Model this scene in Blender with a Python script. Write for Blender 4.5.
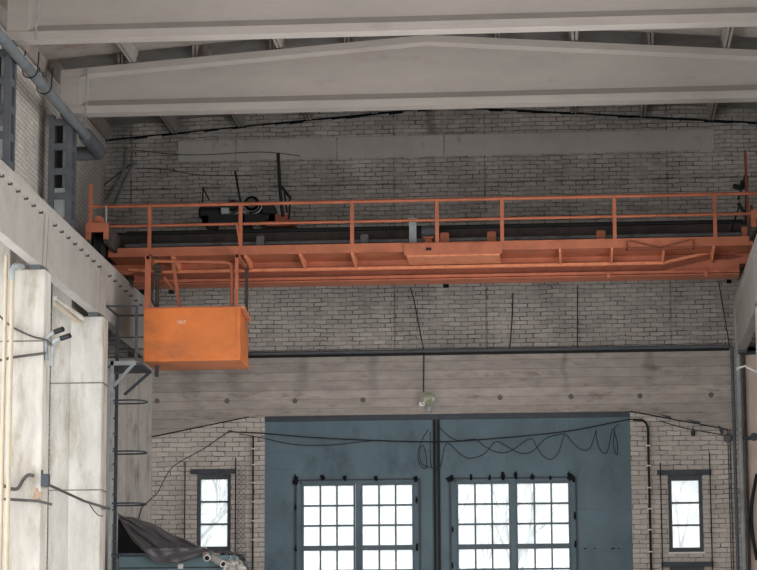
import bpy, bmesh, math, random
from mathutils import Vector, Matrix
random.seed(7)
S = bpy.context.scene
for o in list(bpy.data.objects): bpy.data.objects.remove(o)
C = S.collection

# ---------------------------------------------------------------- camera, world, lights, exposure
YAW, PITCH, ROLL, FPX = 0.0792481, 0.1684043, -0.0045965, 2550.0
CAM = Vector((0, 0, 1.6))
fw = Vector((-math.sin(YAW)*math.cos(PITCH), math.cos(YAW)*math.cos(PITCH), math.sin(PITCH)))
r0 = Vector((math.cos(YAW), math.sin(YAW), 0)); u0 = r0.cross(fw)
rt = r0*math.cos(ROLL) + u0*math.sin(ROLL); up = -r0*math.sin(ROLL) + u0*math.cos(ROLL)
cd = bpy.data.cameras.new('camera'); cam = bpy.data.objects.new('camera', cd); C.objects.link(cam)
M3 = Matrix((rt, up, -fw)).transposed()
cam.matrix_world = Matrix.Translation(CAM) @ M3.to_4x4()
cd.sensor_width = 36; cd.lens = FPX/757*36; cd.clip_end = 500; cd.clip_start = .1
S.camera = cam
S.view_settings.view_transform = 'Standard'; S.view_settings.look = 'None'
S.view_settings.gamma = 1; S.view_settings.use_curve_mapping = False
S.view_settings.exposure = 0.0

w = bpy.data.worlds.new('overcast'); S.world = w; w.use_nodes = True
wn = w.node_tree.nodes; wl = w.node_tree.links
bg = wn['Background']; bg.inputs[1].default_value = 1.9
tc = wn.new('ShaderNodeTexCoord'); nz = wn.new('ShaderNodeTexNoise'); nz.inputs['Scale'].default_value = 2.5
cr = wn.new('ShaderNodeValToRGB'); cr.color_ramp.elements[0].color = (.90,.95,1,1); cr.color_ramp.elements[1].color = (1,1,1,1)
wl.new(tc.outputs['Generated'], nz.inputs['Vector']); wl.new(nz.outputs[0], cr.inputs[0]); wl.new(cr.outputs[0], bg.inputs[0])

WY, XL, XR, CX = 52.5, -10.0, 4.5, -2.72      # back wall plane, side wall planes, hall axis

def area(name, loc, direction, sx, sz, power, col=(1,.98,.95)):
    l = bpy.data.lights.new(name, 'AREA'); l.shape = 'RECTANGLE'; l.size = sx; l.size_y = sz
    l.energy = power; l.color = col
    o = bpy.data.objects.new(name, l); C.objects.link(o); o.location = loc
    o.rotation_euler = Vector(direction).to_track_quat('-Z', 'Y').to_euler()
    return o
# daylight entering through the side windows, bay by bay, and an added fill at an unseen gate opening behind the camera
for y0 in (1, 6, 11, 16, 21, 26, 31):
    area('window_daylight', (XL-.1, y0+2.5, 4.6), (1,0,-.05), 4.0, 6.0, 330)
    area('window_daylight', (XR+.1, y0+2.5, 4.6), (-1,0,-.05), 4.0, 6.0, 330)
area('window_daylight', (XL-.1, 38.4, 5.6), (1,0,0), 3.9, 7.4, 170, (1,.99,.97))
area('window_daylight', (XL-.1, 43.6, 5.6), (1,0,0), 3.5, 7.4, 85, (1,.99,.97))
area('window_daylight', (XR+.1, 38.4, 5.0), (-1,0,0), 3.9, 6.4, 380, (1,.98,.95))
area('window_daylight', (XR+.1, 43.6, 5.0), (-1,0,0), 3.5, 6.4, 420, (1,.98,.95))
area('unseen_gate_fill', (CX, -7.7, 4.2), (0,1,.02), 11, 7.5, 1700, (1,.99,.97))

# ---------------------------------------------------------------- helpers
def P(px, py, Y=None, X=None, Z=None):
    "the point of the plane Y= / X= / Z= seen at a pixel of the photograph"
    d = rt*(px-378.5) - up*(py-285) + fw*FPX
    t = Y/d.y if Y is not None else X/d.x if X is not None else (Z-1.6)/d.z
    return CAM + d*t

class MB:
    def __init__(s): s.v = []; s.f = []
    def add(s, vs, fs):
        n = len(s.v); s.v += [tuple(v) for v in vs]; s.f += [tuple(i+n for i in f) for f in fs]; return s
    def box(s, x0, x1, y0, y1, z0, z1):
        if x0 > x1: x0, x1 = x1, x0
        if y0 > y1: y0, y1 = y1, y0
        if z0 > z1: z0, z1 = z1, z0
        return s.add([(x0,y0,z0),(x1,y0,z0),(x1,y1,z0),(x0,y1,z0),(x0,y0,z1),(x1,y0,z1),(x1,y1,z1),(x0,y1,z1)],
            [(0,3,2,1),(4,5,6,7),(0,1,5,4),(1,2,6,5),(2,3,7,6),(3,0,4,7)])
    def prism(s, poly, axis, a, b):
        # poly of (u, v); axis 'x': (y,z), 'y': (x,z), 'z': (x,y)
        def mk(u, v, t): return (t,u,v) if axis == 'x' else (u,t,v) if axis == 'y' else (u,v,t)
        n = len(poly)
        vs = [mk(u,v,a) for u,v in poly] + [mk(u,v,b) for u,v in poly]
        fs = [tuple(range(n))[::-1], tuple(range(n,2*n))] + [(i,(i+1)%n,n+(i+1)%n,n+i) for i in range(n)]
        return s.add(vs, fs)
    def loft(s, rings):
        n = len(rings[0]); vs = [p for r in rings for p in r]; fs = []
        for k in range(len(rings)-1):
            for i in range(n):
                j = (i+1) % n; fs.append((k*n+i, k*n+j, (k+1)*n+j, (k+1)*n+i))
        fs.append(tuple(range(n))[::-1]); m = (len(rings)-1)*n; fs.append(tuple(range(m, m+n)))
        return s.add(vs, fs)
    def tube(s, pts, r, seg=8, smooth=False, r2=None):
        pts = [Vector(p) for p in pts]
        if smooth and len(pts) > 2:
            out = []
            for i in range(len(pts)-1):
                p0 = pts[max(i-1,0)]; p1 = pts[i]; p2 = pts[i+1]; p3 = pts[min(i+2,len(pts)-1)]
                for k in range(5):
                    t = k/5
                    out.append(.5*((2*p1)+(p2-p0)*t+(2*p0-5*p1+4*p2-p3)*t*t+(3*p1-p0-3*p2+p3)*t**3))
            out.append(pts[-1]); pts = out
        rings = []; ref = None
        for i, p in enumerate(pts):
            d = (pts[min(i+1,len(pts)-1)] - pts[max(i-1,0)])
            if d.length < 1e-6: d = Vector((0,0,1))
            d.normalize()
            if ref is None:
                ref = Vector((0,0,1)) if abs(d.z) < .9 else Vector((1,0,0))
            a = (ref - d*ref.dot(d)); a.normalize(); b = d.cross(a); ref = a
            rr = r if r2 is None else r + (r2-r)*i/(len(pts)-1)
            rings.append([p + (a*math.cos(2*math.pi*k/seg) + b*math.sin(2*math.pi*k/seg))*rr for k in range(seg)])
        return s.loft(rings)
    def bar(s, p, q, w, h=None):
        "square bar from p to q"
        h = h or w; p = Vector(p); q = Vector(q); d = (q-p).normalized()
        ref = Vector((0,1,0)) if abs(d.y) < .9 else Vector((0,0,1))
        a = (ref - d*ref.dot(d)).normalized()*w/2; b = d.cross(a).normalized()*h/2
        return s.loft([[c+a+b, c-a+b, c-a-b, c+a-b] for c in (p, q)])
    def lathe(s, c, axis, prof, seg=20):
        "prof: list of (t, r) along an axis"
        c = Vector(c); d = Vector(axis).normalized(); ref = Vector((0,0,1)) if abs(d.z) < .9 else Vector((1,0,0))
        a = (ref - d*ref.dot(d)).normalized(); b = d.cross(a)
        return s.loft([[c + d*t + (a*math.cos(2*math.pi*k/seg)+b*math.sin(2*math.pi*k/seg))*max(r,.001) for k in range(seg)] for t, r in prof])
    def build(s, name, mat, parent=None, smooth=False, bevel=0, kind=None, label=None, cat=None, group=None):
        me = bpy.data.meshes.new(name)
        if parent is not None:
            org = Vector(parent['_org'])
            vs = [Vector(v)-org for v in s.v]
        else:
            xs = [v[0] for v in s.v]; ys = [v[1] for v in s.v]; zs = [v[2] for v in s.v]
            org = Vector(((min(xs)+max(xs))/2, (min(ys)+max(ys))/2, min(zs)))
            vs = [Vector(v)-org for v in s.v]
        me.from_pydata(vs, [], s.f)
        bm = bmesh.new(); bm.from_mesh(me); bmesh.ops.recalc_face_normals(bm, faces=bm.faces); bm.to_mesh(me); bm.free()
        o = bpy.data.objects.new(name, me); C.objects.link(o); me.materials.append(mat)
        if parent is not None: o.parent = parent
        else: o.location = org
        o['_org'] = tuple(org); OWN.append(o)
        if smooth:
            for p in me.polygons: p.use_smooth = True
            m = o.modifiers.new('wn', 'EDGE_SPLIT'); m.split_angle = math.radians(40)
        if bevel:
            m = o.modifiers.new('bv', 'BEVEL'); m.width = bevel; m.segments = 2; m.limit_method = 'ANGLE'
        if kind: o['kind'] = kind
        if label: o['label'] = label
        if cat: o['category'] = cat
        if group: o['group'] = group
        return o
OWN = []
def thing(name, loc, label, cat, group=None):
    o = bpy.data.objects.new(name, None); C.objects.link(o); o.location = loc; o.empty_display_size = .1
    o['_org'] = tuple(loc); o['label'] = label; o['category'] = cat; OWN.append(o)
    if group: o['group'] = group
    return o

# ---------------------------------------------------------------- materials
def mat(name, col, rough=.8, var=.25, scale=3.0, bump=.15, metal=0, dirt=None, dirt_amt=.0, dscale=1.2, stretch=(1,1,1), spec=.3):
    m = bpy.data.materials.new(name); m.use_nodes = True; n = m.node_tree.nodes; l = m.node_tree.links
    b = n['Principled BSDF']; b.inputs['Roughness'].default_value = rough; b.inputs['Metallic'].default_value = metal
    b.inputs['Specular IOR Level'].default_value = spec
    g = n.new('ShaderNodeNewGeometry'); mp = n.new('ShaderNodeMapping'); mp.inputs['Scale'].default_value = stretch
    l.new(g.outputs['Position'], mp.inputs[0])
    a = n.new('ShaderNodeTexNoise'); a.inputs['Scale'].default_value = scale; a.inputs['Detail'].default_value = 8
    a.inputs['Roughness'].default_value = .65; l.new(mp.outputs[0], a.inputs['Vector'])
    r = n.new('ShaderNodeMapRange'); r.inputs[1].default_value = .3; r.inputs[2].default_value = .7
    r.inputs[3].default_value = 1-var; r.inputs[4].default_value = 1+var*.6; l.new(a.outputs[0], r.inputs[0])
    mx = n.new('ShaderNodeMix'); mx.data_type = 'RGBA'; mx.blend_type = 'MULTIPLY'; mx.inputs[0].default_value = 1
    mx.inputs[6].default_value = (*col, 1); l.new(r.outputs[0], mx.inputs[7])
    out = mx.outputs[2]
    if dirt:
        a2 = n.new('ShaderNodeTexNoise'); a2.inputs['Scale'].default_value = dscale; a2.inputs['Detail'].default_value = 9
        a2.inputs['Roughness'].default_value = .7; l.new(mp.outputs[0], a2.inputs['Vector'])
        r2 = n.new('ShaderNodeMapRange'); r2.inputs[1].default_value = .62-dirt_amt*.3; r2.inputs[2].default_value = .78-dirt_amt*.2
        l.new(a2.outputs[0], r2.inputs[0])
        m2 = n.new('ShaderNodeMix'); m2.data_type = 'RGBA'; m2.inputs[7].default_value = (*dirt, 1)
        l.new(r2.outputs[0], m2.inputs[0]); l.new(out, m2.inputs[6]); out = m2.outputs[2]
    l.new(out, b.inputs['Base Color'])
    if bump:
        bp = n.new('ShaderNodeBump'); bp.inputs['Strength'].default_value = bump; bp.inputs['Distance'].default_value = .02
        l.new(a.outputs[0], bp.inputs['Height']); l.new(bp.outputs[0], b.inputs['Normal'])
    return m

def brick(name, axis, c1, c2, mortar, bw=.27, rh=.092, dirt=(.06,.055,.05), dirt_amt=.4, mort=.010, seams=(), zseams=()):
    m = bpy.data.materials.new(name); m.use_nodes = True; n = m.node_tree.nodes; l = m.node_tree.links
    b = n['Principled BSDF']; b.inputs['Roughness'].default_value = .9; b.inputs['Specular IOR Level'].default_value = .15
    g = n.new('ShaderNodeNewGeometry'); sp = n.new('ShaderNodeSeparateXYZ'); l.new(g.outputs['Position'], sp.inputs[0])
    cb = n.new('ShaderNodeCombineXYZ'); l.new(sp.outputs['X' if axis == 'x' else 'Y'], cb.inputs[0]); l.new(sp.outputs['Z'], cb.inputs[1])
    # wobble so the joints are not ruler straight
    nd = n.new('ShaderNodeTexNoise'); nd.inputs['Scale'].default_value = 2.2; nd.inputs['Detail'].default_value = 5; l.new(g.outputs['Position'], nd.inputs['Vector'])
    ms = n.new('ShaderNodeVectorMath'); ms.operation = 'SUBTRACT'; ms.inputs[1].default_value = (.5,.5,.5); l.new(nd.outputs['Color'], ms.inputs[0])
    mm = n.new('ShaderNodeVectorMath'); mm.operation = 'MULTIPLY'; mm.inputs[1].default_value = (.22,.075,0); l.new(ms.outputs[0], mm.inputs[0])
    ad = n.new('ShaderNodeVectorMath'); ad.operation = 'ADD'; l.new(cb.outputs[0], ad.inputs[0]); l.new(mm.outputs[0], ad.inputs[1])
    t = n.new('ShaderNodeTexBrick'); l.new(ad.outputs[0], t.inputs['Vector'])
    t.inputs['Scale'].default_value = 1; t.inputs['Brick Width'].default_value = bw; t.inputs['Row Height'].default_value = rh
    t.inputs['Mortar Size'].default_value = mort; t.inputs['Mortar Smooth'].default_value = .25; t.inputs['Bias'].default_value = 0
    t.inputs['Color1'].default_value = (*c1,1); t.inputs['Color2'].default_value = (*c2,1)
    t.offset = .5
    # grimy joints: only in patches
    n1 = n.new('ShaderNodeTexNoise'); n1.inputs['Scale'].default_value = 3.5; n1.inputs['Detail'].default_value = 8; n1.inputs['Roughness'].default_value=.7
    l.new(g.outputs['Position'], n1.inputs['Vector'])
    rr = n.new('ShaderNodeMapRange'); rr.inputs[1].default_value = .36; rr.inputs[2].default_value = .62; l.new(n1.outputs[0], rr.inputs[0])
    mc = n.new('ShaderNodeMix'); mc.data_type = 'RGBA'; mc.inputs[6].default_value = (c1[0]*.74,c1[1]*.72,c1[2]*.70,1); mc.inputs[7].default_value = (*mortar,1)
    l.new(rr.outputs[0], mc.inputs[0]); l.new(mc.outputs[2], t.inputs['Mortar'])
    n2 = n.new('ShaderNodeTexNoise'); n2.inputs['Scale'].default_value = .55; n2.inputs['Detail'].default_value = 9; n2.inputs['Roughness'].default_value=.68
    l.new(g.outputs['Position'], n2.inputs['Vector'])
    r3 = n.new('ShaderNodeMapRange'); r3.inputs[1].default_value = .35; r3.inputs[2].default_value = .75; r3.inputs[3].default_value = 1.08; r3.inputs[4].default_value = 1-dirt_amt
    l.new(n2.outputs[0], r3.inputs[0])
    mx = n.new('ShaderNodeMix'); mx.data_type = 'RGBA'; mx.blend_type = 'MULTIPLY'; mx.inputs[0].default_value = 1
    l.new(t.outputs['Color'], mx.inputs[6]); l.new(r3.outputs[0], mx.inputs[7]); out = mx.outputs[2]
    for src, vals in ((sp.outputs['X' if axis == 'x' else 'Y'], seams), (sp.outputs['Z'], zseams)):
        for v in vals:
            a = n.new('ShaderNodeMath'); a.operation = 'SUBTRACT'; a.inputs[1].default_value = v; l.new(src, a.inputs[0])
            a2 = n.new('ShaderNodeMath'); a2.operation = 'ABSOLUTE'; l.new(a.outputs[0], a2.inputs[0])
            k = n.new('ShaderNodeMapRange'); k.inputs[1].default_value = .008; k.inputs[2].default_value = .03; k.inputs[3].default_value = .8; k.inputs[4].default_value = 0
            l.new(a2.outputs[0], k.inputs[0])
            k2 = n.new('ShaderNodeMath'); k2.operation = 'MULTIPLY'; l.new(k.outputs[0], k2.inputs[0]); l.new(rr.outputs[0], k2.inputs[1])
            q = n.new('ShaderNodeMix'); q.data_type = 'RGBA'; q.inputs[7].default_value = (*dirt,1); l.new(k2.outputs[0], q.inputs[0]); l.new(out, q.inputs[6]); out = q.outputs[2]
    l.new(out, b.inputs['Base Color'])
    bp = n.new('ShaderNodeBump'); bp.inputs['Strength'].default_value = .5; bp.inputs['Distance'].default_value = .012; bp.invert = True
    l.new(t.outputs['Fac'], bp.inputs['Height']); l.new(bp.outputs[0], b.inputs['Normal'])
    return m

def boarded(name, col, axis='x', pitch=.19, vertical=False, line=.55):
    "board-marked concrete"
    m = mat(name, col, .9, .22, 2.2, .2, dirt=(col[0]*.45,col[1]*.42,col[2]*.4), dirt_amt=.25, dscale=1.6, stretch=((1,1,3) if not vertical else (3,3,.6)), spec=.15)
    n = m.node_tree.nodes; l = m.node_tree.links; b = n['Principled BSDF']
    src = b.inputs['Base Color'].links[0].from_socket
    g = n.new('ShaderNodeNewGeometry'); sp = n.new('ShaderNodeSeparateXYZ'); l.new(g.outputs['Position'], sp.inputs[0])
    nz = n.new('ShaderNodeTexNoise'); nz.inputs['Scale'].default_value = 1.5; nz.inputs['Detail'].default_value = 4; l.new(g.outputs['Position'], nz.inputs['Vector'])
    ax = sp.outputs['Z'] if not vertical else sp.outputs['X' if axis == 'x' else 'Y']
    a = n.new('ShaderNodeMath'); a.operation = 'MULTIPLY_ADD'; a.inputs[1].default_value = .04; l.new(nz.outputs[0], a.inputs[0]); l.new(ax, a.inputs[2])
    d = n.new('ShaderNodeMath'); d.operation = 'DIVIDE'; d.inputs[1].default_value = pitch; l.new(a.outputs[0], d.inputs[0])
    f = n.new('ShaderNodeMath'); f.operation = 'FRACT'; l.new(d.outputs[0], f.inputs[0])
    r = n.new('ShaderNodeMapRange'); r.inputs[1].default_value = 0; r.inputs[2].default_value = .1; r.inputs[3].default_value = line; r.inputs[4].default_value = 1; l.new(f.outputs[0], r.inputs[0])
    fl = n.new('ShaderNodeMath'); fl.operation = 'FLOOR'; l.new(d.outputs[0], fl.inputs[0])
    wn_ = n.new('ShaderNodeTexWhiteNoise'); wn_.noise_dimensions = '1D'; l.new(fl.outputs[0], wn_.inputs['W'])
    r2 = n.new('ShaderNodeMapRange'); r2.inputs[3].default_value = .86; r2.inputs[4].default_value = 1.08; l.new(wn_.outputs['Value'], r2.inputs[0])
    mu = n.new('ShaderNodeMath'); mu.operation = 'MULTIPLY'; l.new(r.outputs[0], mu.inputs[0]); l.new(r2.outputs[0], mu.inputs[1])
    mx = n.new('ShaderNodeMix'); mx.data_type = 'RGBA'; mx.blend_type = 'MULTIPLY'; mx.inputs[0].default_value = 1
    l.new(src, mx.inputs[6]); l.new(mu.outputs[0], mx.inputs[7]); l.new(mx.outputs[2], b.inputs['Base Color'])
    return m

sx = [P(x, 200, Y=WY).x for x in (131, 394, 485, 668)]
zs_ = [P(440, 183, Y=WY).z]
M = dict(
 brick_back = brick('brick_back', 'x', (.50,.462,.435), (.38,.352,.33), (.08,.073,.068), dirt_amt=.45, mort=.0105, seams=sx, zseams=zs_),
 brick_side = brick('brick_side', 'y', (.66,.61,.57), (.54,.50,.465), (.26,.24,.22), bw=.27, rh=.092, dirt_amt=.3, mort=.010),
 brick_panel = brick('brick_panel', 'x', (.62,.57,.53), (.50,.455,.42), (.10,.09,.083), bw=.29, rh=.1, dirt_amt=.28, mort=.010),
 lintel = boarded('board_marked_concrete', (.43,.385,.355)),
 pier = boarded('vertical_board_concrete', (.52,.49,.46), vertical=True, pitch=.23, line=.7),
 pier_pink = mat('pinkish_concrete', (.60,.50,.44), .9, .15, 2, .15, dirt=(.2,.13,.1), dirt_amt=.1, spec=.15),
 column = mat('pale_column_concrete', (.57,.545,.505), .85, .22, 2.4, .6, dirt=(.33,.285,.22), dirt_amt=.42, dscale=1.5, stretch=(1.6,1.6,.45), spec=.15),
 runway = mat('runway_concrete', (.385,.36,.335), .9, .12, 1.4, .15, dirt=(.30,.26,.22), dirt_amt=.15, dscale=.9, spec=.15),
 beam = mat('roof_beam_concrete', (.40,.368,.343), .9, .10, 1.1, .12, dirt=(.32,.28,.26), dirt_amt=.15, dscale=1.0, stretch=(.6,1,2), spec=.15),
 slab = mat('roof_slab_concrete', (.33,.30,.28), .9, .2, 1.3, .15, dirt=(.22,.12,.08), dirt_amt=.3, dscale=.7, spec=.15),
 slab_dark = mat('dark_slab_concrete', (.24,.225,.215), .9, .3, 1.3, .15, spec=.1),  # darker concrete for the ceiling and the narrow slab plates
 band = mat('band_concrete', (.44,.415,.39), .9, .15, 1.2, .1, dirt=(.16,.15,.14), dirt_amt=.15, spec=.15),
 orange = mat('orange_crane_paint', (.42,.133,.07), .55, .22, 2.5, .08, dirt=(.26,.085,.045), dirt_amt=.3, dscale=1.8, spec=.35),
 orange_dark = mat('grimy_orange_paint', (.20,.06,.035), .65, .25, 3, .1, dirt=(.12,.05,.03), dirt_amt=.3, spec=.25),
 orange_cab = mat('orange_cab_paint', (.68,.185,.04), .42, .22, 1.1, .03, dirt=(.34,.115,.045), dirt_amt=.42, dscale=.8, stretch=(1,1,1.3), spec=.45),
 orange_pale = mat('pale_orange_paint', (.66,.25,.13), .65, .18, 5, .1, dirt=(.45,.13,.05), dirt_amt=.35, dscale=6, spec=.3),  # paler orange for the lip, brackets, underplate and cab flap
 brown = mat('grimy_shaded_brown_steel', (.065,.05,.045), .8, .4, 4, .15, dirt=(.02,.018,.016), dirt_amt=.4),
 black = mat('black_steel_and_shade', (.010,.010,.011), .6, .4, 6, .1),  # black steel, also painted as shade in openings and gaps
 darksteel = mat('dark_blue_steel', (.045,.055,.07), .55, .3, 4, .08, spec=.4),
 greysteel = mat('blue_grey_steel', (.10,.11,.125), .6, .25, 4, .1, dirt=(.07,.075,.085), dirt_amt=.3, spec=.35),
 galv = mat('galvanised_grey', (.30,.33,.34), .5, .25, 5, .08, dirt=(.12,.12,.12), dirt_amt=.3, spec=.4),
 gate = mat('blue_gate_paint', (.118,.18,.215), .6, .22, 1.4, .05, dirt=(.06,.095,.12), dirt_amt=.4, dscale=.9, stretch=(1,1,.6), spec=.35),
 soot_gap = mat('soot_and_gap_dark', (.012,.014,.017), .95, .3, 20, 0, spec=.05),  # weld soot, dark joints, and the dark painted for putlog holes
 frame = mat('window_frame_paint', (.11,.145,.17), .6, .2, 6, .05),
 frame_w = mat('grey_window_frame', (.075,.085,.095), .6, .2, 6, .05),
 beige = mat('beige_pipe_paint', (.47,.40,.30), .5, .12, 4, .05, dirt=(.38,.28,.17), dirt_amt=.2),
 cable = mat('black_cable', (.012,.013,.015), .6, .1, 10, 0),
 greycable = mat('grey_cable', (.09,.085,.08), .7, .2, 10, 0),
 white = mat('white_paint', (.78,.77,.74), .5, .1, 6, .03),
 lens = mat('yellowish_lamp_glass', (.24,.25,.16), .2, .2, 8, 0, spec=.6),
 tarp = mat('charcoal_tarpaulin', (.13,.128,.14), .42, .3, 2.5, .1, dirt=(.15,.14,.14), dirt_amt=.3, spec=.5),
 booth = mat('teal_booth_paint', (.15,.235,.27), .55, .15, 2, .05, dirt=(.09,.13,.15), dirt_amt=.2),
 plastic = mat('crumpled_white_plastic', (.62,.60,.58), .5, .25, 5, .2),
 floor = mat('floor_concrete', (.36,.34,.32), .85, .25, .5, .1, dirt=(.18,.165,.15), dirt_amt=.3, dscale=.4),
 bark = mat('grey_bark', (.28,.26,.25), .9, .3, 8, .2),
 snow = mat('pale_ground', (.6,.6,.6), .95, .15, .3, .05),
 galv_p = mat('blue_grey_pipe_paint', (.16,.18,.195), .55, .25, 5, .08, dirt=(.10,.10,.10), dirt_amt=.3),
 number = mat('faded_white_stencil', (.85,.60,.48), .6, .3, 12, 0),
 galv_d = mat('dull_grey_steel', (.15,.155,.16), .6, .3, 5, .08, dirt=(.05,.05,.05), dirt_amt=.4),
 strap = mat('brown_strap', (.22,.19,.16), .8, .4, 8, .1),
 hole = mat('shadowed_tie_hole', (.16,.145,.135), .9, .2, 10, 0),
 rust = mat('rust_patch', (.42,.30,.22), .95, .4, 14, .1),
)
g = bpy.data.materials.new('dusty_glass'); g.use_nodes = True; n = g.node_tree.nodes; l = g.node_tree.links
n.remove(n['Principled BSDF']); tr = n.new('ShaderNodeBsdfTransparent'); tr.inputs[0].default_value = (.96,.98,.98,1)
gl = n.new('ShaderNodeBsdfGlossy'); gl.inputs['Roughness'].default_value = .08; tl = n.new('ShaderNodeBsdfTranslucent'); tl.inputs[0].default_value = (.85,.88,.88,1)
no = n.new('ShaderNodeTexNoise'); no.inputs['Scale'].default_value = 3; no.inputs['Detail'].default_value = 6
ge = n.new('ShaderNodeNewGeometry'); l.new(ge.outputs['Position'], no.inputs['Vector'])
mr = n.new('ShaderNodeMapRange'); mr.inputs[1].default_value = .3; mr.inputs[2].default_value = .7; mr.inputs[3].default_value = .25; mr.inputs[4].default_value = .6; l.new(no.outputs[0], mr.inputs[0])
m1 = n.new('ShaderNodeMixShader'); l.new(mr.outputs[0], m1.inputs[0]); l.new(tr.outputs[0], m1.inputs[1]); l.new(tl.outputs[0], m1.inputs[2])
m2 = n.new('ShaderNodeMixShader'); m2.inputs[0].default_value = .05; l.new(m1.outputs[0], m2.inputs[1]); l.new(gl.outputs[0], m2.inputs[2])
l.new(m2.outputs[0], n['Material Output'].inputs[0]); M['glass'] = g

def streaks(m, xs, z0, z1, amt=.55):
    "grime streaks washed down the concrete, each with its own ragged outline"
    n = m.node_tree.nodes; l = m.node_tree.links; b = n['Principled BSDF']; out = b.inputs['Base Color'].links[0].from_socket
    g = n.new('ShaderNodeNewGeometry'); sp = n.new('ShaderNodeSeparateXYZ'); l.new(g.outputs['Position'], sp.inputs[0])
    nz = n.new('ShaderNodeTexNoise'); nz.inputs['Scale'].default_value = 4; nz.inputs['Detail'].default_value = 8; l.new(g.outputs['Position'], nz.inputs['Vector'])
    hz = n.new('ShaderNodeMapRange'); hz.inputs[1].default_value = z0; hz.inputs[2].default_value = z1; l.new(sp.outputs['Z'], hz.inputs[0])
    for x, w_ in xs:
        a = n.new('ShaderNodeMath'); a.operation = 'MULTIPLY_ADD'; a.inputs[1].default_value = .35; l.new(nz.outputs[0], a.inputs[0]); l.new(sp.outputs['X'], a.inputs[2])
        a1 = n.new('ShaderNodeMath'); a1.operation = 'SUBTRACT'; a1.inputs[1].default_value = x+.175; l.new(a.outputs[0], a1.inputs[0])
        a2 = n.new('ShaderNodeMath'); a2.operation = 'ABSOLUTE'; l.new(a1.outputs[0], a2.inputs[0])
        k = n.new('ShaderNodeMapRange'); k.inputs[1].default_value = w_*.3; k.inputs[2].default_value = w_; k.inputs[3].default_value = amt; k.inputs[4].default_value = 0; l.new(a2.outputs[0], k.inputs[0])
        k2 = n.new('ShaderNodeMath'); k2.operation = 'MULTIPLY'; l.new(k.outputs[0], k2.inputs[0]); l.new(hz.outputs[0], k2.inputs[1])
        q = n.new('ShaderNodeMix'); q.data_type = 'RGBA'; q.inputs[7].default_value = (.07,.062,.058,1); l.new(k2.outputs[0], q.inputs[0]); l.new(out, q.inputs[6]); out = q.outputs[2]
    l.new(out, b.inputs['Base Color'])
streaks(M['lintel'], [(P(x,380,Y=WY).x, w_) for x, w_ in ((650,.16),(373,.13),(302,.22),(234,.2),(565,.10),(190,.3))], P(440,410,Y=WY).z, P(440,365,Y=WY).z, .3)
streaks(M['brick_back'], [(P(x,150,Y=WY).x, w_) for x, w_ in ((175,.5),(120,.4),(430,.15))], P(440,190,Y=WY).z, P(440,130,Y=WY).z, .45)
# ---------------------------------------------------------------- the hall shell
MB().box(XL-.4, XR+.4, -8.3, WY+.5, -.25, 0).build('floor', M['floor'], kind='structure')
ZE, ZR = 13.84, 14.40                     # soffit height at the eaves and at the ridge
def roofz(x): return ZR - abs(x-CX)*(ZR-ZE)/(CX-XL)
mb = MB()
mb.prism([(XL-.4, roofz(XL)+.0), (CX, ZR), (XR+.4, roofz(XR)), (XR+.4, roofz(XR)+.3), (CX, ZR+.3), (XL-.4, roofz(XL)+.3)], 'y', -8.3, 40.6)
mb.prism([(XL-.4, roofz(XL)+.12), (CX, ZR+.12), (XR+.4, roofz(XR)+.12), (XR+.4, roofz(XR)+.3), (CX, ZR+.3), (XL-.4, roofz(XL)+.3)], 'y', 40.6, 46.02)
mb.prism([(XL-.4, roofz(XL)+.35), (CX, ZR+.35), (XR+.4, roofz(XR)+.35), (XR+.4, roofz(XR)+.5), (CX, ZR+.5), (XL-.4, roofz(XL)+.5)], 'y', 45.9, WY+.5)
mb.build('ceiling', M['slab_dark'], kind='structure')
# side walls with a tall window opening in every bay
def side_wall(name, x0, x1, last):
    mb = MB(); y = -8.3
    for i in range(10):
        a = -3.7 + 5*i + (.35 if i == 9 else 0); wz = 9.62 if i > 7 and last else 9.3
        a = [1,6,11,16,21,26,31,36.45,41.85][i] if i < 9 else None
        if a is None: break
        b = a + 4.0 if i < 8 else a+3.6
        a += .3 if i < 7 else 0
        mb.box(x0, x1, y, a, 0, 14.3); mb.box(x0, x1, a, b, 0, 1.5); mb.box(x0, x1, a, b, wz, 14.3); y = b
    mb.box(x0, x1, y, WY+.5, 0, 14.3)
    return mb.build(name, M['brick_side'], kind='structure')
side_wall('wall_left', XL-.3, XL, True); side_wall('wall_right', XR, XR+.3, False)
mb = MB(); mb.box(XL-.4, CX-5.6, -8.3, -8.0, 0, 14.4); mb.box(CX+5.6, XR+.4, -8.3, -8.0, 0, 14.4); mb.box(CX-5.6, CX+5.6, -8.3, -8, 8.2, 14.4)
mb.build('wall_front', M['brick_side'], kind='structure')

# window_1: the strip window in the left wall, seen over the first column
y0, y1 = 41.85, 45.45
wf = MB()
for z in (1.5, 3.5, 5.5, 7.5, 9.56): wf.box(XL-.2, XL-.12, y0, y1, z, z+.06)
for y in (y0, y0+1.17, y0+2.36, y1-.06): wf.box(XL-.2, XL-.12, y, y+.06, 1.5, 9.62)
w1 = wf.build('window_1', M['white'], kind='structure')
MB().box(XL-.17, XL-.16, y0, y1, 1.5, 9.6).build('glass', M['glass'], w1)

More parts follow.
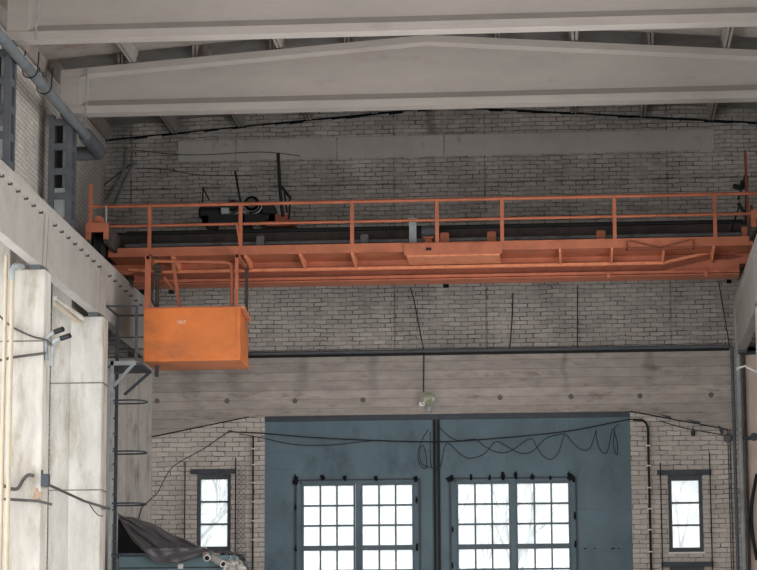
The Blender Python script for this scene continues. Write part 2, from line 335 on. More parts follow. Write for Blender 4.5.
# back wall: upper brick, concrete portal, brick infill either side of the gate
GX0, GX1 = P(264.3, 480, Y=WY).x, P(630.5, 440, Y=WY).x
GZ = (P(264,417,Y=WY).z + P(630,411,Y=WY).z)/2
LZ = (P(249,357,Y=WY).z + P(727,349,Y=WY).z)/2
PX0, PX1 = P(152, 450, Y=WY).x, P(742.5, 450, Y=WY).x
HZ = P(152, 437, Y=WY).z
mb = MB().prism([(XL-.35, LZ), (XR+.35, LZ), (XR+.35, roofz(XR)+.34), (CX, ZR+.34), (XL-.35, roofz(XL)+.34)], 'y', WY, WY+.38)
mb.build('wall_back', M['brick_back'], kind='structure')
hxl, hxr = P(249, 414, Y=WY).x, P(628.5, 410, Y=WY).x
hxr2 = P(727.7, 428, Y=WY).x
mb = MB().prism([(PX0, HZ), (hxl, GZ), (GX1, GZ), (hxr2, HZ), (PX1, HZ-.03), (PX1, LZ), (PX0, LZ)], 'y', WY-.06, WY+.36)
port = mb.build('trim_1', M['lintel'], kind='structure')
for px, py in ((157,401),(227,401),(295,401),(363,400),(500,397.5),(571,396.5),(640,396),(711,395)):
    c = P(px, py, Y=WY-.06)
    MB().lathe(c, (0,-1,0), [(-.01,.055),(.012,.055),(.012,.038),(.002,.038)], 14).build('tie_hole', M['hole'], port, smooth=True)
# infill panels with window openings
def infill(name, x0, x1, zl, zr, wx0, wx1, wins, knee=None):
    mb = MB(); zt = lambda x: zl + (zr-zl)*(x-x0)/(x1-x0)
    top = [(x0, zl)] + ([knee] if knee else []) + [(x1, zr)]
    def topz(x):
        for (a, za), (b, zb) in zip(top, top[1:]):
            if a <= x <= b: return za + (zb-za)*(x-a)/(b-a)
        return zr
    Y0, Y1 = WY+.02, WY+.34
    for a, b in ((x0, wx0), (wx1, x1)):
        pts = [(a, 0), (b, 0), (b, topz(b))] + [k for k in ([knee] if knee else []) if a < k[0] < b] + [(a, topz(a))]
        mb.prism(pts, 'y', Y0, Y1)
    z = 0
    for s, e in wins: mb.box(wx0, wx1, Y0, Y1, z, s); z = e
    mb.prism([(wx0, z), (wx1, z), (wx1, topz(wx1)), (wx0, topz(wx0))], 'y', Y0, Y1)
    return mb.build(name, M['brick_panel'], kind='structure')
LWX0, LWX1 = P(196.5, 510, Y=WY).x, P(230.5, 510, Y=WY).x
RWX0, RWX1 = P(668.5, 510, Y=WY).x, P(703, 510, Y=WY).x
lz0, lz1 = P(213, 551, Y=WY).z, P(213, 474, Y=WY).z
rz0, rz1 = P(686, 552, Y=WY).z, P(686, 475, Y=WY).z
hh = lz1-lz0
infill('wall_back_left', PX0, GX0, HZ, GZ, LWX0, LWX1, [(lz0-.42-hh, lz0-.42), (lz0, lz1)], knee=(hxl, GZ))
infill('wall_back_right', GX1, PX1, GZ, HZ-.03, RWX0, RWX1, [(rz0-.30-hh, rz0-.30), (rz0, rz1)], knee=(hxr2, HZ))
# piers in both corners
MB().box(XL-.3, PX0, WY-.12, WY+.36, 0, LZ).build('wall_back_left_pier', M['pier'], kind='structure')
MB().box(PX1, XR+.3, WY-.25, WY+.36, 0, LZ).build('wall_back_right_pier', M['pier_pink'], kind='structure')
MB().box(PX1+.0, XR+.3, WY-.25, WY, LZ+.0, 8.98).build('trim_5', M['pier_pink'], kind='structure')
# concrete band across the upper brickwork (precast pieces)
bz0, bz1 = P(440,156,Y=WY).z, P(440,135,Y=WY).z
xs = [P(x,150,Y=WY).x for x in (178, 236, 337, 444, 715)]
mb = MB()
for a, b in zip(xs, xs[1:]): mb.box(a+.008, b-.008, WY-.03, WY+.05, bz0, bz1)
mb.build('trim_2', M['band'], kind='structure', bevel=.01)

for nm_, a, b in (('trim_9', (PX0, HZ), (hxl, GZ)), ('trim_10', (GX1, GZ), (hxr2, HZ))):
    MB().prism([(a[0], a[1]-.015), (b[0], b[1]-.02), (b[0], b[1]+.0), (a[0], a[1]+.008)], 'y', WY-.068, WY-.05).build(nm_, M['soot_gap'], kind='structure')
# dark open joint where the slabs bear on the gable
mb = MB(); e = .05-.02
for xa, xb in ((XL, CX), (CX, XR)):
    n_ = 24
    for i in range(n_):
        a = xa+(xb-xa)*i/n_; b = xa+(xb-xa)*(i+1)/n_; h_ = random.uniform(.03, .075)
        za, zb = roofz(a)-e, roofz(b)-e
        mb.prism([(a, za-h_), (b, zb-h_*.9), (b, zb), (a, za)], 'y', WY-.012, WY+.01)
mb.build('trim_6', M['soot_gap'], kind='structure')
for px, py, w_ in ((446,286,.12),(729,281.5,.10)):  # dark blocks for putlog holes, the shade inside painted on
    c = P(px, py, Y=WY); MB().box(c.x-w_/2, c.x+w_/2, WY-.01, WY+.01, c.z-.04, c.z+.04).build('trim_7' if px == 446 else 'trim_8', M['soot_gap'], kind='structure')
# small three-pane windows
def small_window(name, x0, x1, z0, z1):
    f = MB(); Y0, Y1 = WY+.06, WY+.16; t = .075
    f.box(x0, x0+t, Y0, Y1, z0, z1); f.box(x1-t, x1, Y0, Y1, z0, z1); f.box(x0+t, x1-t, Y0, Y1, z0, z0+t+.02); f.box(x0+t, x1-t, Y0, Y1, z1-t-.03, z1)
    h = (z1-z0-2*t-.05)/3
    for k in (1, 2): f.box(x0+t, x1-t, Y0+.02, Y1-.02, z0+t+.02+h*k-.018, z0+t+.02+h*k+.018)
    o = f.build(name, M['frame_w'], kind='structure')
    MB().box(x0+t, x1-t, WY+.11, WY+.116, z0+t, z1-t).build('glass', M['glass'], o)
    MB().box(x0-.02, x1+.02, WY-.03, WY+.06, z0-.03, z0).build('window_sill', M['white'] if name == 'window_3' else M['frame_w'], o)
small_window('window_2', LWX0, LWX1, lz0, lz1); small_window('window_4', LWX0, LWX1, lz0-.42-hh, lz0-.42)
small_window('window_3', RWX0, RWX1, rz0, rz1); small_window('window_5', RWX0, RWX1, rz0-.30-hh, rz0-.30)

# ---------------------------------------------------------------- the gate
GY = WY+.10
GM = P(437, 500, Y=GY).x
MB().prism([(GX0-.0, GZ-.10), (GX1+.0, GZ-.10), (GX1+.0, GZ+.0), (GX0-.0, GZ+.0)], 'y', WY+.03, WY+.3).build('trim_3', M['darksteel'], kind='structure')  # bar coloured dark for the shadow at the gate head
zt0 = P(435, 484.5, Y=GY).z
def gate_leaf(name, x0, x1, blocks):
    # blocks: the two window units (x0, x1) with glass; outer frame block
    bx0, bx1 = blocks[0][0]-.08, blocks[-1][1]+.08
    unit_h = 1.24; zt = zt0; zb = zt - 2*unit_h - .24
    mb = MB()
    mb.box(x0, bx0, GY, GY+.1, .05, GZ-.1); mb.box(bx1, x1, GY, GY+.1, .05, GZ-.1)
    mb.box(bx0, bx1, GY, GY+.1, zt+.08, GZ-.1); mb.box(bx0, bx1, GY, GY+.1, .05, zb)
    leaf = mb.build(name, M['gate'], kind='structure')
    # sheet seams
    s = MB()
    for z in (zt+.35, zt-.55, zt-1.42, GZ-.75):
        s.box(x0+.02, bx0-.1, GY-.004, GY, z, z+.012); s.box(bx1+.1, x1-.02, GY-.004, GY, z, z+.012)
    for f in (.35, .68):
        s.box(x0+(x1-x0)*f, x0+(x1-x0)*f+.012, GY-.004, GY, zt+.2, GZ-.12)
    s.build('sheet_seam', M['frame'], leaf)
    # outer strip around the windows
    st = MB()
    st.box(bx0-.10, bx1+.10, GY-.035, GY, zt+.10, zt+.135)
    st.box(bx0-.10, bx0-.065, GY-.035, GY, zb, zt+.10); st.box(bx1+.065, bx1+.10, GY-.035, GY, zb, zt+.10)
    st.build('frame_strip', M['darksteel'], leaf)
    for (a, b) in blocks:
        for k in range(2):
            z1 = zt - k*(unit_h+.10); z0 = z1-unit_h
            f = MB(); t = .035; Y0, Y1 = GY-.02, GY+.07
            f.box(a-.035, a+.0, Y0, Y1, z0, z1); f.box(b, b+.035, Y0, Y1, z0, z1); f.box(a-.035, b+.035, Y0, Y1, z1, z1+.05); f.box(a-.035, b+.035, Y0, Y1, z0-.05, z0)
            w_ = (b-a)/3; h = unit_h/3
            for i in (1, 2): f.box(a+w_*i-.016, a+w_*i+.016, Y0+.02, Y1-.01, z0, z1)
            for i in (1, 2): f.box(a, b, Y0+.015, Y1-.01, z0+h*i-.018, z0+h*i+.018)
            fr = f.build('window', M['frame'], leaf)
            MB().box(a, b, GY+.03, GY+.036, z0, z1).build('glass', M['glass'], fr)
    m = MB(); c = (blocks[0][1]+blocks[1][0])/2
    m.box(c-.05, c+.05, GY-.005, GY+.09, zb, zt+.06)
    for (a, b) in ((bx0, bx1),):
        m.box(a, b, GY-.005+.002, GY+.09, zt-unit_h-.075, zt-unit_h-.025)
    m.box(bx0, bx0+.045, GY+.003, GY+.09, zb, zt+.08); m.box(bx1-.045, bx1, GY+.003, GY+.09, zb, zt+.08); m.box(bx0, bx1, GY+.003, GY+.09, zt+.05, zt+.08)
    m.build('mullion', M['gate'], leaf)
    return leaf
X = lambda px: P(px, 515, Y=GY).x
d1 = gate_leaf('door_1', GX0, GM-.07, [(X(303.7), X(353.5)), (X(362.5), X(412.2))])
d2 = gate_leaf('door_2', GM+.07, GX1, [(X(458.3), X(509)), (X(517.5), X(568.5))])
mb = MB().box(GM-.07, GM-.012, GY-.05, GY+.1, .05, GZ-.1); mb.box(GM+.02, GM+.07, GY-.05, GY+.1, .05, GZ-.1)
o = mb.build('trim_4', M['black'], kind='structure')
MB().tube([(GM-.0, GY-.07, .1), (GM-.0, GY-.07, GZ-.12)], .022).build('locking_rod', M['darksteel'], o)
# scorched weld marks along the window frames: ragged soot blotches on the sheet
def blotch(px, py, rx, rz, leaf, tall=0):
    c = P(px, py, Y=GY-.036); n_ = 18; pts = []
    for k in range(n_):
        a = 2*math.pi*k/n_; rr = random.uniform(.65, 1.25)
        pts.append((c.x+rx*rr*math.cos(a), c.z+rz*rr*math.sin(a)*(1+tall*max(0, math.sin(a)))))
    MB().prism(pts, 'y', GY-.040, GY-.001).build('weld_mark', M['soot_gap'], leaf)
for px, py, rx, rz in ((295.5,481,.06,.09),(322.5,478.5,.045,.06),(345,478.5,.045,.05),(376,478.5,.04,.05),(415.5,479,.06,.06),(295.5,508,.03,.06),(295.5,549,.03,.05),(416.5,500,.02,.06),(417,548,.025,.06)):
    blotch(px, py, rx, rz, d1, .5)
for px, py, rx, rz in ((450.5,479,.085,.055),(471,478,.03,.055),(489.5,478,.03,.05),(503,476.5,.045,.08),(515.5,476.5,.035,.07),(532.5,477.5,.05,.05),(550.5,478,.03,.04),(569.5,477,.06,.07),(573.5,480,.04,.06),(575,516,.03,.08),(452.5,530,.02,.05),(452.5,566,.02,.06),(575.5,544,.03,.07)):
    blotch(px, py, rx, rz, d2, .5)
for px, rx in ((585,.03),(595,.02),(613,.05),(619,.02)): blotch(px, 548.5, rx, .012, d2)

# ---------------------------------------------------------------- roof beams and slabs
BZ = 12.77
def roof_beam(y, label):
    x0, x1 = (-9.60 if y > 45 else -9.42), 4.15; cx = CX; d = .17; wb = .05
    zt = lambda x: 14.12 - abs(x-cx)*.50/6.85
    root = thing('roof_beam', ((x0+x1)/2, y, BZ), label, 'beam', 'precast gabled roof beams')
    def sec(x, k):   # k=1 solid block end, 0 the I section
        t = zt(x); w_ = wb + (d-.02-wb)*k
        h = lambda z: (z)
        return [(x, y-d, BZ), (x, y-d, BZ+.14), (x, y-w_, BZ+.14+.13*(1-k)+.001), (x, y-w_, t-.19), (x, y-d+.03, t-.13), (x, y-d+.03, t),
                (x, y+d-.03, t), (x, y+d-.03, t-.13), (x, y+w_, t-.19), (x, y+w_, BZ+.14+.13*(1-k)+.001), (x, y+d, BZ+.14), (x, y+d, BZ)]
    rings = [sec(x0, 1), sec(x0+.36, 1), sec(x0+.52, 0), sec(cx, 0), sec(x1-.62, 0), sec(x1-.5, 1), sec(x1, 1)]
    MB().loft(rings).build('concrete_beam', M['beam'], root)
    mb = MB()
    for sx_ in (x0+.5, x1-.5): mb.box(sx_-.012, sx_+.012, y-d-.02, y-d, BZ-.02, zt(sx_)-.0)
    mb.build('steel_tie', M['galv'], root)
    for sx_ in (x0, x1-.12): MB().box(sx_, sx_+.12, y-.16, y+.16, BZ-.03, BZ).build('bearing_plate', M['greysteel'], root)
    return root
roof_beam(46.0, 'long pale gabled concrete roof beam directly in front of the back wall, farther of the two')
roof_beam(40.75, 'long pale concrete roof beam crossing the very top of the view, nearer of the two')

def roof_slab(xa, xb, ya, yb, label, group, material, rib=.2, lift=0):
    # ribbed slab whose soffit follows the slope; ribs run along the hall
    za, zb = roofz(xa)+lift, roofz(xb)+lift; rw = .085
    root = thing('roof_slab', ((xa+xb)/2, (ya+yb)/2, min(za, zb)), label, 'roof slab', group)
    MB().prism([(xa+.01, za), (xb-.01, zb), (xb-.01, zb+.1), (xa+.01, za+.1)], 'y', ya, yb).build('soffit_plate', material, root)
    for x, s_ in ((xa+.01, 1), (xb-.01, -1)):
        z = roofz(x)+lift
        mb = MB().prism([(x, z-rib), (x+s_*rw*.55, z-rib), (x+s_*rw, z-.003), (x, z-.003)], 'y', ya, yb)
        if lift: mb.prism([(x, z-rib-.22), (x+s_*rw*.5, z-rib-.22), (x+s_*rw*.55, z-rib), (x, z-rib)], 'y', ya, ya+.14)
        mb.build('rib', M['slab'], root)
    return root
names = ['leftmost','second from left','third from left','third from right','second from right','rightmost']
edges = [CX+2.68*k for k in (-3,-2,-1,0,1,2,3)]; edges[0] = XL+.02; edges[-1] = XR+.2
edges = [XL+.02] + [P(x,55,Y=45.8).x for x in (132,279,427,575,727)] + [XR]
for i in range(6):
    roof_slab(edges[i], edges[i+1], 40.75+.03, 46-.03, 'wide ribbed concrete roof slab resting between the two roof beams, %s' % names[i], 'wide roof slabs between the beams', M['slab'], .24)
ed = [XL+.02] + [P(x,122,Y=WY).x for x in (175,241,309,375,441,508,574,643,711)] + [XR]
ordn = ['first','second','third','fourth','fifth','sixth','seventh','eighth','ninth','tenth','eleventh']
for i in range(len(ed)-1):
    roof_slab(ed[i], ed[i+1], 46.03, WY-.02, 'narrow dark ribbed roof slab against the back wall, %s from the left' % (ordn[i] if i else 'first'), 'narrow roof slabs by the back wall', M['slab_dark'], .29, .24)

# ---------------------------------------------------------------- columns, crane runway
def column(x0, x1, xc, y0, y1, zc, zt, label, side):
    "stepped column: the inner part carries the runway, the outer part goes on up"
    root = thing('stepped_column', ((x0+x1)/2, (y0+y1)/2, 0), label, 'column', 'stepped concrete columns')
    if side > 0:
        MB().box(xc, x1, y0, y1, 0, zc).build('shaft', M['column'], root, bevel=.02)
        MB().box(x0, xc-.002, y0+.10, y1, 0, zt).build('outer_shaft', M['column'], root, bevel=.02)
    else:
        MB().box(x0, xc, y0, y1, 0, zc).build('shaft', M['column'], root, bevel=.02)
        MB().box(xc+.002, x1, y0+.10, y1, 0, zt).build('outer_shaft', M['column'], root, bevel=.02)
    return root
RZ0, RZ1 = 8.98, 10.05                    # runway beam bottom and top
RXL, RXR = -8.75, 3.17                    # inner faces
cl2 = column(-9.70, -8.72, -9.32, 45.78, 46.30, RZ0-.06, 9.95, 'pale stepped concrete column beside the steel ladder', 1)
cl1 = column(-9.72, -8.74, -9.34, 40.75, 41.28, RZ0-.06, 9.95, 'pale stepped concrete column at the left edge behind the two beige pipes', 1)
cr2 = column(3.2, 4.2, 3.75, 45.78, 46.30, RZ0-.06, 9.95, 'stepped concrete column of the right wall under the roof beam', -1)
cr1 = column(3.2, 4.2, 3.75, 40.75, 41.28, RZ0-.06, 9.95, 'stepped concrete column of the right wall, nearer the camera than the one under the roof beam', -1)
for c, ys in ((cl2, (383, 490)), (cl1, (341,))):
    fx0, fx1 = (-9.71, -8.71) if c is cl2 else (-9.73, -8.73); fy = 45.78 if c is cl2 else 40.75
    for y in ys:
        z = P(80 if c is cl2 else 30, y, Y=fy).z
        mb = MB().box(fx0-.0, fx1+.008, fy-.008, fy, z-.012, z+.012); mb.box(fx1-.0, fx1+.008, fy-.008, fy+.5, z-.012, z+.012)
        mb.build('steel_strap', M['strap'], c)

def runway(side, y0, y1, label):
    xi = RXL if side < 0 else RXR; s = -1 if side < 0 else 1   # s points away from the hall
    root = thing('crane_runway_beam', (xi+s*.25, (y0+y1)/2, RZ0), label, 'runway beam', 'concrete crane runway beams')
    y0 += .02; y1 -= .02
    # T-shaped section: (x, z)
    a = lambda t: xi + s*t
    prof = [(a(.0),RZ1),(a(.56),RZ1),(a(.56),RZ1-.13),(a(.30),RZ1-.2),(a(.24),RZ0),(a(.05),RZ0),(a(.03),RZ1-.22),(a(.0),RZ1-.14)]
    MB().prism(prof, 'y', y0, y1).build('concrete_beam', M['runway'], root, bevel=.012)
    mb = MB()
    for yy in (y0, y1-.22): mb.prism([(a(-.005),RZ1-.18),(a(.07),RZ1-.18),(a(.07),RZ0),(a(.02),RZ0)], 'y', yy, yy+.22)
    mb.build('end_block', M['runway'], root)
    k = 0; y = y0+.5
    while y < y1-.25 and side < 0:
        z = RZ1-.26
        mb = MB().tube([(a(-.03),y,z),(a(.05),y,z)], .016, 8); mb.box(a(-.035), a(-.02), y-.03, y+.03, z-.005, z+.03)
        mb.build('anchor_bolt', M['greycable'], root); y += .57
    MB().box(a(.06), a(.23), y1-.3, y1-.02, RZ0-.06, RZ0).build('bearing_pad', M['greysteel'], root)
    return root
runway(-1, 35.9, 41.0, 'pale concrete crane runway beam on the left wall, nearest one, cut by the left edge')
runway(-1, 41.0, 46.0, 'pale concrete crane runway beam on the left wall between the two columns')
runway(-1, 46.0, 52.35, 'pale concrete crane runway beam on the left wall behind the ladder platform, ending at the back wall')
runway(1, 41.0, 46.0, 'pale concrete crane runway beam on the right wall, nearer of the two')
runway(1, 46.0, 52.2, 'pale concrete crane runway beam on the right wall ending at the back wall')
for xi, s, nm in ((RXL,-1,'left'), (RXR,1,'right')):
    c = xi+s*.25; mb = MB()
    mb.prism([(c-.06,RZ1),(c+.06,RZ1),(c+.06,RZ1+.015),(c+.012,RZ1+.03),(c+.012,RZ1+.08),(c+.035,RZ1+.09),(c+.035,RZ1+.12),(c-.035,RZ1+.12),(c-.035,RZ1+.09),(c-.012,RZ1+.08),(c-.012,RZ1+.03),(c-.06,RZ1+.015)], 'y', 35.9, 52.15)
    mb.build('crane_rail', M['brown'], label='rusty steel crane rail running along the top of the %s runway beams' % nm, cat='rail')

def lattice(x0, x1, y0, y1, z0, z1, label):
    root = thing('steel_column', ((x0+x1)/2, (y0+y1)/2, z0), label, 'steel column', 'battened steel columns above the runway')
    t = .11
    for xa in (x0, x1-t):
        for ya in (y0, y1-t):
            MB().box(xa, xa+t, ya, ya+t, z0, z1).build('post', M['greysteel'], root)
    z = z1-.2; k = 0
    while z > z0:
        mb = MB().box(x0+t, x1-t, y0+.005, y0+.02, z, z+.13); mb.box(x0+t, x1-t, y1-.02, y1-.005, z, z+.13)
        mb.box(x0+.005, x0+.02, y0+t, y1-t, z, z+.13); mb.box(x1-.02, x1-.005, y0+t, y1-t, z, z+.13)
        mb.build('batten_plate', M['greysteel'], root); z -= .47
    MB().box(x0+.10, x1-.06, y0+.30, y0+.42, z0, z1-.05).build('shade_core', M['black'], root)  # black filler standing for the shade inside the openings
    MB().box(x0+.12, x1-.10, y0+.02, y0+.04, z0+.62, z0+1.4).build('cover_plate', M['galv'], root)
    MB().box(x1-.19, x1-.10, y0+.12, y0+.16, z0+.8, z1).build('inner_web', M['galv'], root)
    return root
lattice(-9.80, -9.36, 45.80, 46.28, 9.95, BZ-.03, 'blue-grey battened steel column under the left end of the gabled roof beam')
lattice(-9.80, -9.38, 40.75, 41.20, 9.95, BZ-.03, 'blue-grey battened steel column at the upper left edge')

lattice(3.85, 4.25, 45.80, 46.28, 9.95, BZ-.03, 'blue-grey battened steel column under the right end of the gabled roof beam')
lattice(3.85, 4.25, 40.55, 41.00, 9.95, BZ-.03, 'blue-grey battened steel column on the right wall under the nearer roof beam')
# ---------------------------------------------------------------- bridge crane
YF, YG = 47.6, 48.6
pz = lambda px, py, Y: P(px, py, Y=Y).z
pxx = lambda px, Y, py=245: P(px, py, Y=Y).x
zft, zfb = pz(440,242,YF), pz(440,251,YF)
zr_top, zr_mid = pz(440,199.5,YF), pz(440,219.5,YF)
zgb, zgt = max(pz(440,281.5,YG), RZ1+.07), pz(440,227,YG)
zge = max(zgb, RZ1+.13)
cr = thing('bridge_crane', (CX, 49.3, RZ1+.12), 'orange overhead travelling bridge crane with railed walkway and hanging operator cab, spanning the hall', 'crane')
XA, XB = -8.55, 3.0
gx0, gx1 = -9.15, 3.50
# near girder: lower outer face orange, hexagonal recess with raised lips, upper web browned for both dirt and shade
zb0 = pz(440,279.2,YG); NL, NR = RXL+.10, RXR-.08
gw = MB(); gw.prism([(gx0, zge), (NL, zge), (NL, zb0), (NR, zb0), (NR, zge), (gx1, zge), (gx1, zfb+.02), (gx0, zfb+.02)], 'y', YG, YG+.42)
nearg = gw.build('girder', M['orange'], cr)
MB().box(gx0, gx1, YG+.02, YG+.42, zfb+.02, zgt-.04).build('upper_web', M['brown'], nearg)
MB().box(gx0, gx1, YG-.05, YG+.47, zgt-.04, zgt).build('top_flange', M['black'], nearg)
z1_, z2_, z3_, z4_ = pz(440,266,YG), pz(440,269,YG), pz(440,274.5,YG), pz(440,279,YG)
xL1, xL0, xR1, xR0 = pxx(165,YG), pxx(129,YG), pxx(662,YG), pxx(744,YG)
dz = .19
# recess plate (darker), lips above and below
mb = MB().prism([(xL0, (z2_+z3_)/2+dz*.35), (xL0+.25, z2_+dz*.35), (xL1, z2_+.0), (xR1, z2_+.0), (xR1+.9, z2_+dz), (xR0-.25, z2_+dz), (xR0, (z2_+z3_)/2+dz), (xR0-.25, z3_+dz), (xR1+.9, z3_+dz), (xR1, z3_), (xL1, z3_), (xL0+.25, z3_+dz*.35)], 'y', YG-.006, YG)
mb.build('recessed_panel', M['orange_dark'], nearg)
def lip(pts, h, dpt, name, m=M['orange']):
    mb = MB()
    for (a, b) in zip(pts, pts[1:]):
        mb.prism([(a[0], a[1]), (b[0], b[1]), (b[0], b[1]+h), (a[0], a[1]+h)], 'y', YG-dpt, YG-.001)
    mb.build(name, m, nearg)
lip([(xL0, z2_+dz*.35), (xL1, z2_), (xR1, z2_), (xR1+.9, z2_+dz), (xR0-.2, z2_+dz)], .055, .09, 'upper_lip', M['orange_pale'])
lip([(NL, z3_-.07), (NR, z3_-.07)], .055, .07, 'lower_lip')
MB().box(NL, NR, YG-.09, YG+.45, zb0-.02, zb0).build('bottom_flange', M['orange'], nearg)
for px in (155, 608, 705): 
    x = pxx(px, YG); MB().prism([(x-.03, zb0-.06), (x+.03, zb0-.06), (x+.035, zb0+.05), (x-.035, zb0+.05)], 'y', YG-.12, YG-.09).build('hook_plate', M['orange'], nearg)
# far girder
YH = 50.7
zfg = zgb+.42
fgd = MB().prism([(gx0, zfg), (XA-.15, zfg), (XB+.2, zfg), (gx1, zfg), (gx1, zgt-.04), (gx0, zgt-.04)], 'y', YH, YH+.42).build('girder', M['brown'], cr)
MB().box(gx0, gx1, YH-.05, YH+.47, zgt-.04, zgt).build('top_flange', M['black'], fgd)
for y in (YG+.21, YH+.21): MB().box(gx0+.3, gx1-.3, y-.03, y+.03, zgt, zgt+.07).build('trolley_rail', M['black'], cr)
# walkway
wx0, wx1 = pxx(108, YF, 252), pxx(753, YF, 240)
fas = MB().box(wx0, wx1, YF, YF+.04, zfb, zft).box(wx0, wx1, YF+.04, YF+.10, zft-.03, zft).build('walkway_fascia', M['orange'], cr)
deck = MB().box(wx0, wx1, YF+.04, YG, zfb+.02, zfb+.05).build('walkway_deck', M['orange'], cr)
for px in (172, 245, 300, 352, 560, 612, 664, 714):
    x = pxx(px, YF, 250)
    MB().prism([(YF+.02, zfb+.02), (YG, zfb+.02), (YG, zfb-.16), (YF+.02, zfb-.05)], 'x', x-.02, x+.02).build('bracket', M['orange_pale'], cr)
# plated box section in the middle of the walkway
bx0, bx1 = pxx(404, YF), pxx(502, YF)
bxo = MB().box(bx0, bx1, YF-.03, YF+.0, pz(440,255,YF), zft-.02).build('drive_box', M['orange'], cr, bevel=.008)
MB().prism([(YF-.02, pz(440,255,YF)+.0), (YG-.15, pz(440,255,YF)-.0), (YG-.15, pz(440,255,YF)-.03), (YF-.02, pz(440,255,YF)-.03)], 'x', bx0+.05, bx1-.05).build('pale_underplate', M['orange_pale'], bxo)
MB().box(pxx(426,YF), pxx(431.5,YF), YF-.034, YF-.028, pz(440,250.5,YF), pz(440,247.7,YF)).build('slot', M['black'], bxo)
# framed cross brace on the fascia at right
fx0, fx1 = pxx(626,YF), pxx(694,YF); fz0, fz1 = zft-.22, zft-.02
fz0, fz1 = pz(660,250,YF), pz(660,240.5,YF)
mb = MB()
mb.box(fx0, fx1, YF-.05, YF, fz0, fz0+.028); mb.box(fx0, fx0+.03, YF-.05, YF, fz0, fz1); mb.box(fx1-.03, fx1, YF-.05, YF, fz0, fz1)
mb.build('brace_frame', M['orange_dark'], cr)
mb = MB(); mb.bar((fx0+.06,YF-.02,fz1), ((fx0+fx1)/2,YF-.02,fz0+.04), .02, .025); mb.bar((fx1-.06,YF-.02,fz1), ((fx0+fx1)/2,YF-.02,fz0+.04), .02, .025)
mb.build('diagonal_bar', M['orange_dark'], cr)
# railing
rx0 = pxx(106, YF, 207)
MB().tube([(rx0, YF+.03, zr_top), (gx1+.1, YF+.03, zr_top)], .035, 10).build('top_rail', M['orange'], cr, smooth=True)
MB().tube([(rx0+.05, YF+.03, zr_mid), (gx1+.1, YF+.03, zr_mid)], .028, 10).build('middle_rail', M['orange'], cr, smooth=True)
for px in (149.5, 240.5, 352, 437, 502, 614.5, 715, 770):
    x = pxx(px, YF, 220); x2 = x
    MB().box(x-.035, x+.035, YF-.002, YF+.04, zfb+.04, zr_top).build('railing_post', M['orange'], cr)
MB().bar((pxx(237,YF,226),YF-.02,zr_mid-.03), (pxx(240,YF,248),YF-.02,zft), .03).build('loose_brace', M['orange'], cr)
# line shaft with bearings
zsh = pz(440,240,YF+.5); YS = YF+.5
MB().tube([(gx0+.4,YS,zsh),(gx1-.4,YS,zsh)], .04, 12).build('line_shaft', M['galv_d'], cr, smooth=True)
for px, top, bot, wd, m in ((261,236,246,8,'galv_d'),(365,235,246,8,'galv_d'),(445,233,244,9,'orange'),(492,232,244,9,'orange'),(601,231,242,9,'orange'),(746,227,239,9,'orange')):
    x = pxx(px, YS); w2 = wd/53/2; zt_ = pz(px, top, YS)
    mb = MB().box(x-w2, x+w2, YS-.12, YS+.12, zfb+.05, zt_-.03); mb.box(x-w2*1.3, x+w2*1.3, YS-.15, YS+.15, zfb+.05, zfb+.09)
    mb.tube([(x-w2,YS,zsh),(x+w2,YS,zsh)], .09, 14); mb.box(x-w2*.8, x+w2*.8, YS-.06, YS+.06, zt_-.03, zt_)
    mb.build('shaft_bearing', M[m], cr)
x = pxx(413.5, YS); mb = MB().box(x-.07, x+.07, YS-.2, YS-.15, zfb+.05, pz(413,221,YS)); mb.box(x-.085, x+.085, YS-.2, YS-.1, pz(413,224,YS), pz(413,219.5,YS))
mb.build('control_cabinet', M['galv'], cr)
x = pxx(429, YS); zb_ = pz(429,238.5,YS); root = cr
mb = MB().lathe((x-.14,YS,zb_+.13), (1,0,0), [(0,.05),(.0,.10),(.02,.12),(.24,.12),(.28,.08),(.28,.02)], 18)
for k in range(7): mb.lathe((x-.10+.03*k,YS,zb_+.13), (1,0,0), [(0,.135),(.008,.135)], 18)
mb.build('drive_motor', M['greysteel'], cr)
mb = MB().box(x-.11,x+.11,YS-.2,YS+.1,zb_-.03,zb_); mb.box(x-.07,x+.07,YS-.16,YS+.1,zfb+.05,zb_-.03); mb.build('motor_bracket', M['orange'], cr)
